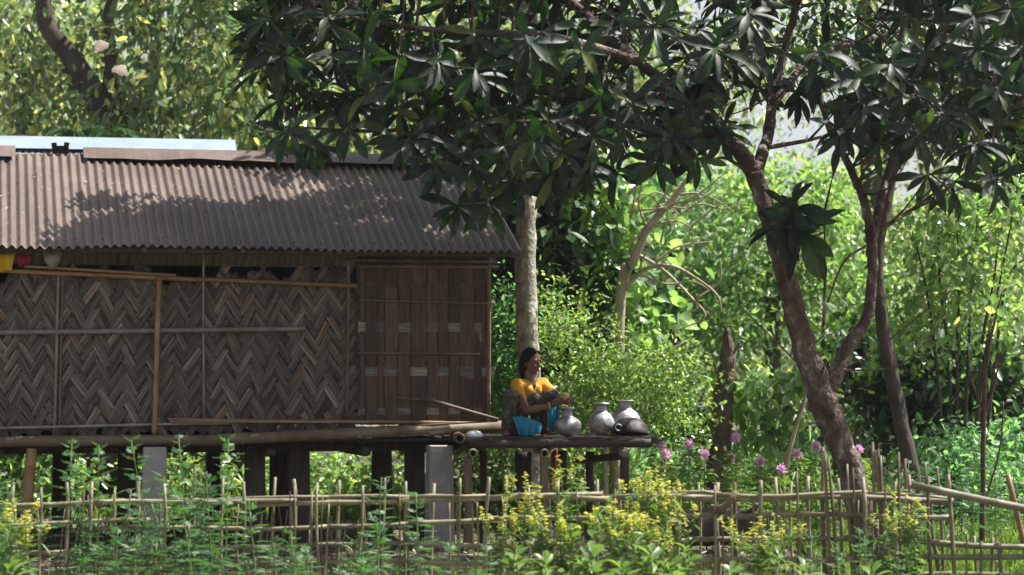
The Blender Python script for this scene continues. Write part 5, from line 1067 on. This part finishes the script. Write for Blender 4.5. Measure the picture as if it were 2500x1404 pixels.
# ------------------------------------------------------------------ ground cover
def blades(name, N, xr, yr, hh, mat, label, dens=None, lean=.35):
    x_ = rng.uniform(*xr, N); y_ = rng.uniform(*yr, N)
    k = np.sin(x_ * 1.7 + y_) + np.sin(x_ * .8 - y_ * 1.3); m = rng.uniform(-2, 2, N) < k + (dens or 1.2); x_, y_ = x_[m], y_[m]; n = len(x_)
    pos = np.stack([x_, y_, ground_h(x_, y_)], 1)
    o = leaf_obj(name, pos, rng.normal(0, lean, (n, 3)) * [1, 1, 0] + [0, 0, 1], rng.normal(0, 1, (n, 3)), hh * rng.uniform(.5, 1.3, n), hh * .11, rng.uniform(0, 1, n), M[mat], None, droop=.25, off=(0, 0, 0)); return tag(o, label, 'grass', None, 'stuff')
blades('grass', 26000, (3.2, 11), (22.5, 36), .20, 'grass', 'sunlit bright green grass on the open ground at the right')
blades('meadow_grass', 22000, (-9, 4), (24.6, 36), .22, 'grass', 'green grass on the ground behind the hut and platform', .4)
blades('lush_grass', 16000, (2.6, 6), (16.2, 22.5), .22, 'grass', 'tall lush grass around the right end of the fence', 1.3)
blades('undergrowth', 9000, (-6, 6), (15.4, 19.5), .14, 'grass', 'low grass growing along the foot of the fence', .2)
N = 9000; x_ = rng.uniform(-6, 7, N); y_ = rng.uniform(17.8, 25, N)
tag(leaf_obj('leaf_litter', np.stack([x_, y_, ground_h(x_, y_) + .012], 1), rng.normal(0, 1, (N, 3)) * [1, 1, .25], rng.normal(0, .3, (N, 3)) + [0, 0, 1], rng.uniform(.04, .11, N), rng.uniform(.02, .045, N), rng.uniform(0, 1, N), M['litter'], None, off=(0, 0, 0)), 'dry fallen leaves scattered over the soil behind the fence', 'leaf litter', None, 'stuff')
# dark log lying behind the fence
lg = thing('fallen_log', (P(1750, 1290, 20.4)[0], 20.4, 0), 'dark fallen log lying behind the fence left of the forked trunk', 'log')
MB().add(*limb_geo([P(1650, 1292, 20.3), P(1750, 1286, 20.4), P(1850, 1292, 20.5)], [.15, .17, .14], 14, jit=.12)).build('log_trunk', M['dark_bark'], lg)
MB().add(*limb_geo([P(1800, 1280, 20.45), P(1835, 1250, 20.3), P(1850, 1235, 20.25)], [.04, .03, .012], 7)).build('branch_stub', M['dark_bark'], lg)

# ------------------------------------------------------------------ flowering and weedy plants
def weed_geo(h, nleaf, ls, lobes=7, seed=0):
    """an upright weed with feathery lobed leaves: returns stem geometry and leaflet arrays"""
    lean = rng.normal(0, .05, 2); ts = np.linspace(0, 1, 7); path = np.stack([lean[0] * h * ts + .01 * np.sin(ts * 5), lean[1] * h * ts, h * ts], 1)
    pos, d, nr, ln, wd = [], [], [], [], []
    for k in range(nleaf):
        f = .18 + .82 * (k + rng.uniform(0, .6)) / nleaf; f = min(f, 1.0); base = np.array([np.interp(f, ts, path[:, q]) for q in range(3)])
        a = k * 2.4 + rng.normal(0, .3); el = .95 - 1.0 * (1 - f) + rng.normal(0, .15); el = max(min(el, 1.2), -.1)
        L = ls * (1.15 - .62 * f) * rng.uniform(.8, 1.2); dr = np.array([math.cos(a) * math.cos(el), math.sin(a) * math.cos(el), math.sin(el)]); sd = unit(np.cross(dr, [0, 0, 1.])); up_ = np.cross(sd, dr)
        for q in range(lobes):
            g_ = (q // 2 + 1) / (lobes // 2 + 1); p = base + dr * L * g_ * .75 - np.array([0, 0, .30 * L * g_ * g_])
            if q == lobes - 1: dd, l_ = dr - [0, 0, .2], .5
            else: dd, l_ = dr * .75 + sd * (1 if q % 2 else -1) * .8 - np.array([0, 0, .12]), .52 - .18 * g_
            pos.append(p); d.append(dd); nr.append(up_); ln.append(L * l_); wd.append(L * .105)
    return path, np.array(pos), np.array(d), np.array(nr), np.array(ln), np.array(wd)
def weed(px, top, Y, label, group='feathery green weeds in front of the fence', ls=.20, mat='weed', nl=None):
    x_ = P(px, 1000, Y)[0]; h = P(px, top, Y)[2]
    t = thing('weed', (x_, Y, 0), label, 'weed', group)
    path, pos, d, nr, ln, wd = weed_geo(h, nl or int(h / .034) + 6, ls)
    MB().add(*tube_geo(path, interp([.007, .003], 7), 5)).build('stem', M['green_stem'], t, off=(0, 0, 0))
    t_ = leaf_obj('leaf_spray', pos, d, nr, ln, wd, np.clip(rng.normal(.5, .2) + rng.normal(0, .15, len(pos)), 0, 1), M[mat], t, fold=.05, droop=.22, off=(0, 0, 0)); t_['kind'] = 'stuff'
for px, top, Y, lb in ((155, 1082, 16.6, 'tall feathery weed rising to the floor beam just right of the brown bamboo post'), (232, 1085, 16.7, 'tall feathery weed in front of the dark gap left of the concrete post'), (388, 1072, 16.8, 'tall feathery weed whose tip crosses the left concrete post'), (465, 1068, 16.9, 'tall feathery weed between the left concrete post and the first dark post'), (542, 1070, 16.9, 'tall feathery weed just left of the first dark post'), (8, 1090, 16.5, 'tall feathery weed at the left edge of the picture'), (915, 1165, 17.0, 'single feathery weed standing before the fence midway along the hut'), (1022, 1205, 16.9, 'feathery weed left of the right concrete post at fence height'), (1095, 1325, 16.6, 'small feathery weed at the foot of the right concrete post')):
    weed(px, top, Y, lb)
for k in range(42):
    px = rng.uniform(-60, 640) if k < 27 else rng.uniform(640, 1180)
    top = rng.uniform(1150, 1360) if k < 27 else rng.uniform(1270, 1400)
    wy = rng.uniform(15.9, 17.25) if k % 4 else rng.uniform(17.7, 18.4)
    where = ('left of the brown slanted post' if px < 50 else 'between the brown slanted post and the left concrete post' if px < 335 else 'in line with the left concrete post' if px < 415 else 'right of the left concrete post' if px < 580 else 'in line with the dark posts' if px < 760 else 'between the dark posts and the right concrete post')
    weed(px, top, wy, ('low ' if top > 1250 else 'knee-high ') + 'feathery weed ' + ('before' if k % 4 else 'behind') + ' the fence, ' + where, ls=rng.uniform(.16, .25))
for k in range(12):
    weed((rng.uniform(1975, 2060), rng.uniform(2075, 2150), rng.uniform(2165, 2230))[k // 4], rng.uniform(1290, 1380), rng.uniform(16.6, 17.2), ('short feathery weed before the fence left of the forked trunk' if k < 4 else 'short feathery weed before the fence in front of the forked trunk' if k < 8 else 'short feathery weed before the fence between the two leaning trunks'), 'short weeds before the right half of the fence', ls=.13)

def mustard(px, top, Y, label, group=None, spread=.28, nbr=7, leafy=1.0, flw=1.0, mat='mustard'):
    x_ = P(px, 1000, Y)[0]; h = P(px, top, Y)[2]
    t = thing('mustard_plant', (x_, Y, 0), label, 'flower plant', group)
    st = MB(); pos, d, nr, ln, wd = [], [], [], [], []; fp, fdv = [], []
    lean = rng.normal(0, .06)
    def stemp(f): return np.array([lean * h * f, 0, h * f])
    st.add(*tube_geo([stemp(f) for f in np.linspace(0, 1, 6)], interp([.008, .003], 6), 5))
    tips = [(stemp(.75), stemp(1.0))]
    for k in range(nbr):
        f = rng.uniform(.3, .8); a = k * 2.4; b0 = stemp(f); e = b0 + np.array([math.cos(a) * spread * rng.uniform(.5, 1), math.sin(a) * spread * .6, (h - b0[2]) * rng.uniform(.55, 1.02)]); m = (b0 + e) / 2 + [math.cos(a) * .05, 0, -.04]
        pth = smooth_path([b0, m, e], 4); st.add(*tube_geo(pth, interp([.004, .002], len(pth)), 4)); tips.append((pth[-4], e))
        for q in range(int(14 * leafy)):
            p = pth[rng.integers(len(pth))]; pos.append(p); d.append(rng.normal(0, .8, 3) + [0, 0, .3]); nr.append(rng.normal(0, .5, 3) + [0, 0, 1]); ln.append(rng.uniform(.05, .1)); wd.append(rng.uniform(.012, .022))
    for q in range(int(40 * leafy)):
        f = rng.uniform(.05, .75); a = rng.uniform(0, 6.28); pos.append(stemp(f)); d.append([math.cos(a), math.sin(a), rng.uniform(-.2, .6)]); nr.append([0, 0, 1.]); s_ = 1.25 - f; ln.append(rng.uniform(.09, .17) * s_); wd.append(rng.uniform(.03, .055) * s_)
    for b0, e in tips:
        for q in range(int(rng.integers(15, 26) * flw)):
            f = rng.uniform(.45, 1.12); p = b0 + (e - b0) * f + rng.normal(0, .011 + .008 * (1 - f), 3)
            for z in range(4):
                a = z * PI / 2 + rng.uniform(0, 1); fp.append(p); fdv.append([math.cos(a), math.sin(a), .25])
    st.build('stem', M['green_stem'], t, off=(0, 0, 0)); n = len(pos)
    t_ = leaf_obj('leaf_spray', np.array(pos), np.array(d), np.array(nr), np.array(ln), np.array(wd), rng.uniform(0, 1, n), M[mat], t, off=(0, 0, 0), droop=.2); t_['kind'] = 'stuff'
    if fp:
        n = len(fp); t_ = leaf_obj('blossom_cluster', np.array(fp), np.array(fdv), np.tile([0, 0, 1.], (n, 1)), .0155, .013, rng.uniform(0, 1, n), M['yellow_petal'], t, off=(0, 0, 0)); t_['kind'] = 'stuff'
mg = 'yellow flowering mustard plants along the fence'
for px, top, Y, lb, sp, nb, fl in ((12, 1228, 15.9, 'yellow mustard plant in the lower left corner', .22, 9, 1.1), (70, 1262, 16.0, 'slanting mustard sprig right of the corner mustard plant', .12, 3, .8),
    (1215, 1225, 16.7, 'leftmost mustard plant of the middle clump, before the fence left of the red cloth', .16, 5, 1), (1275, 1165, 16.6, 'tallest mustard spike left of the hanging red cloth', .14, 6, 1.1), (1325, 1235, 16.5, 'bushy mustard plant directly below the hanging red cloth', .24, 9, 1.2), (1375, 1280, 16.5, 'low mustard plant right of the bushy one below the red cloth', .16, 6, 1),
    (1405, 1120, 16.9, 'tall grey green mustard plant rising to the platform posts', .14, 8, .7), (1535, 1225, 16.5, 'dense mustard clump covered in yellow below the right platform post', .26, 13, 1.7), (1575, 1150, 16.8, 'tall mustard plant right of the right-hand platform post', .22, 9, 1.2), (1625, 1150, 16.9, 'yellow topped mustard plant at the right end of the platform', .18, 8, 1.2), (1560, 1260, 16.3, 'low mustard plant in front of the dense yellow clump', .25, 10, 1.5), (1655, 1225, 16.8, 'slender mustard plant on the right flank of the yellow clump', .14, 5, .9),
    (1885, 1260, 16.5, 'spreading mustard plant before the fence in front of the log', .34, 12, .6), (1855, 1290, 16.6, 'smaller mustard plant on the left of the spreading one by the log', .2, 6, .7), (2150, 1255, 16.8, 'thin mustard plant just right of the forked trunk', .14, 4, .8), (2215, 1210, 16.9, 'thin tall mustard plant before the second leaning trunk', .12, 4, .9), (2240, 1240, 16.9, 'thin mustard sprig right of the tall one before the second trunk', .08, 3, .8)):
    mustard(px, top, Y, lb, mg, sp, nb, 1.0, fl)
# broad-leaved light plants low in the middle
bmesh_leaf = [MB().add(*mango_leaf_variant(b_, w_, c_)).mesh('leaf', M['broad_leaf']) for b_, w_, c_ in ((.4, .36, 1.), (.7, .42, 1.4), (.9, .38, .8), (.55, .45, 1.2))]
def broad(px, top, Y, label, ls=.2, n=16, grp='broad-leaved plants in front of the fence'):
    x_ = P(px, 1000, Y)[0]; h = P(px, top, Y)[2]; t = thing('leafy_plant', (x_, Y, 0), label, 'plant', grp)
    MB().add(*tube_geo([(0, 0, 0), (.01, 0, h * .5), (.0, 0, h)], [.009, .007, .004], 6)).build('stem', M['green_stem'], t, off=(0, 0, 0))
    f = (np.arange(n) + .5) / n; a = np.arange(n) * 2.4; pos = np.stack([0 * f, 0 * f, h * (.15 + .85 * f)], 1); el = .1 + .9 * f
    for k in range(n):
        R = leaf_frame(np.array([math.cos(a[k]) * math.cos(el[k]), math.sin(a[k]) * math.cos(el[k]), math.sin(el[k])]), np.array([0, 0, 1.]))
        o = bpy.data.objects.new('leaf', bmesh_leaf[int(rng.integers(4))]); COL.objects.link(o); o.parent = t
        o.matrix_basis = Matrix.Translation(Vector(pos[k])) @ Matrix(R.tolist()).to_4x4() @ Matrix.Scale(float(ls * (1.15 - .6 * f[k]) * rng.uniform(.8, 1.2)), 4)
broad(1462, 1255, 16.3, 'upright light green leafy plant between the two yellow clumps', .2, 22); broad(1490, 1215, 16.7, 'leafy stem with pointed light leaves left of the dense yellow clump', .15, 22)
for px, top, Y, lb in ((1445, 1345, 15.9, 'large pale broad-leaved plant low in the middle of the picture'), (1260, 1340, 16.1, 'broad-leaved plant at the foot of the left mustard spikes'), (1330, 1360, 16.0, 'broad-leaved plant under the bushy mustard plant'), (1590, 1345, 16.0, 'broad-leaved plant at the foot of the dense yellow clump'), (1640, 1370, 16.2, 'broad-leaved plant right of the yellow clump at the bottom edge'), (1900, 1350, 16.1, 'broad-leaved plant under the spreading mustard plant'), (1520, 1380, 15.8, 'broad-leaved plant at the bottom edge between the yellow clumps'), (2130, 1385, 16.2, 'broad-leaved plant at the bottom edge below the forked trunk'), (1790, 1390, 16.0, 'broad-leaved plant at the bottom edge below the log'), (1395, 1310, 16.4, 'broad-leaved plant under the grey green spike, right of the red cloth'), (1680, 1330, 16.5, 'pale broad-leaved plant on the right flank of the yellow clump'), (1415, 1375, 15.9, 'broad-leaved plant at the bottom edge left of the large pale one'), (1960, 1385, 16.0, 'broad-leaved plant at the bottom edge left of the forked trunk'), (30, 1380, 15.8, 'pale broad-leaved plant in the lower left corner under the mustard')):
    broad(px, top, Y, lb, rng.uniform(.16, .24), 20)
# pink spider flowers
def cleome(px, py, Y, label):
    x_ = P(px, 1000, Y)[0]; h = P(px, py, Y)[2]; t = thing('spider_flower', (x_, Y, 0), label, 'flower plant', 'pink spider flowers behind the fence')
    MB().add(*tube_geo([(.02, 0, 0), (.0, 0, h * .6), (0, 0, h)], [.008, .006, .004], 5)).build('stem', M['green_stem'], t, off=(0, 0, 0))
    n = 90; p = rng.normal(0, 1, (n, 3)); p = unit(p) * [.035, .035, .04]; leaf_obj('blossom', p * .4 * rng.uniform(.7, 1.0) + [0, 0, h], p + [0, 0, .015], rng.normal(0, 1, (n, 3)), rng.uniform(.03, .055, n), .016, rng.uniform(0, 1, n), M['pink_petal'], t, off=(0, 0, 0))
    n = 130; f = rng.uniform(.3, .93, n); a = rng.uniform(0, 6.3, n); r0 = .16 * (1.1 - f); pos = np.stack([np.cos(a) * r0 * rng.uniform(.1, 1, n), np.sin(a) * r0 * .8, h * f], 1)
    t_ = leaf_obj('leaf_spray', pos, np.stack([np.cos(a), np.sin(a), rng.uniform(-.4, .4, n)], 1), np.tile([0, 0, 1.], (n, 1)) + rng.normal(0, .3, (n, 3)), rng.uniform(.07, .14, n), .03, rng.uniform(.3, 1, n), M['grass'], t, droop=.3, off=(0, 0, 0)); t_['kind'] = 'stuff'
for px, py, lb in ((1612, 1085, 'pink spider flower touching the right end of the platform'), (1625, 1110, 'pink spider flower just below the platform\'s right end'), (1682, 1086, 'pink spider flower above a thin bent stem right of the platform'), (1720, 1110, 'pink spider flower low in front of the broken stump\'s left side'), (1797, 1070, 'tallest pink spider flower right of the stump'), (1784, 1120, 'faded pink spider flower under the tallest one'), (1855, 1126, 'small pink spider flower midway between stump and forked trunk'), (1908, 1146, 'lowest pink spider flower, half in the leaves'), (1946, 1111, 'pink spider flower beside a pale slanting stick'), (1992, 1090, 'largest pink spider flower just left of the forked trunk'), (2097, 1098, 'pink spider flower against the dark forked trunk'), (1640, 1150, 'pale pink spider flower half hidden by yellow mustard')):
    cleome(px, py, rng.uniform(21.0, 22.4), lb)
for k in range(26):
    px = rng.uniform(1600, 2130); weed(px, rng.uniform(1120, 1230), rng.uniform(20.6, 23), 'bright green leafy plant in the bed of pink flowers', 'green plants among the pink flowers', .2, 'grass', 26)
for k in range(12):
    px = (rng.uniform(2200, 2280), rng.uniform(2300, 2390), rng.uniform(2410, 2520))[k // 4]; weed(px, rng.uniform(1080, 1220), rng.uniform(20.8, 24), ('lush green plant behind the fence beside the second leaning trunk', 'lush green plant behind the fence left of the thin reddish stem', 'lush green plant behind the fence right of the thin reddish stem')[k // 4], 'green plants behind the right end of the fence', .2, 'weed', 28)
# slanting pale stick behind the flowers
o = MB().add(*limb_geo([G(1905, 24.5), P(1925, 1110, 24.5), P(1972, 960, 24.5)], [.03, .028, .014], 8)).build('dead_stick', M['pale_twig'], None, off=G(1905, 24.5)); o.location = G(1905, 24.5); tag(o, 'slanting pale dead stick behind the pink flowers', 'stick')
# pale dry leaves caught in mid air in front of the background trees
def pale_leaf(px, py, L, r, label):
    c = P(px, py, 20.5); V = []; n = 13
    for i in range(n):
        t = i / (n - 1); hw = L * (.40 + .05 * math.sin(i * .9 + L * 90)) * math.sin(PI * min(t * 1.02 + .02, 1)) ** .7; z = .25 * L * math.sin(t * PI) * .5
        V += [((t - .5) * L, -hw * .4, hw + z), ((t - .5) * L, 0, z), ((t - .5) * L, hw * .5, -hw + z)]
    F = [q for i in range(n - 1) for q in ((i * 3, i * 3 + 1, i * 3 + 4, i * 3 + 3), (i * 3 + 1, i * 3 + 2, i * 3 + 5, i * 3 + 4))]
    V = np.array(V) @ np.asarray(rot('Y', r)).T @ np.asarray(rot('X', .55)).T
    o = tag(bpy.data.objects.new('falling_leaf', MB().add(V, F, rng.uniform(0, 1)).mesh('falling_leaf', M['pale_leaf'])), label, 'leaf', 'pale leaves falling before the trees'); COL.objects.link(o); o.location = c
    sd = o.modifiers.new('solid', 'SOLIDIFY'); sd.thickness = .002
pale_leaf(250, 115, .145, -.5, 'higher of two pale cream leaves in the air over the metal roof'); pale_leaf(294, 176, .155, .35, 'lower of two pale cream leaves in the air over the metal roof')
# ------------------------------------------------------------------ thin humid air
b = NB('haze'); pv = b.n('VolumePrincipled'); pv.inputs['Density'].default_value = 0.0003; pv.inputs['Color'].default_value = (.93, .96, 1, 1); pv.inputs['Anisotropy'].default_value = 0.4
o = b.n('OutputMaterial'); b.l(pv.outputs[0], o.inputs['Volume'])
hz_ = MB().add(*box_geo((0, 115, 6.4), (304, 294, 15.0))).build('haze', b.m, None, False, off=(0, 0, 0)); tag(hz_, 'thin pale humid haze in the air over the garden and woodland', 'haze', None, 'stuff')
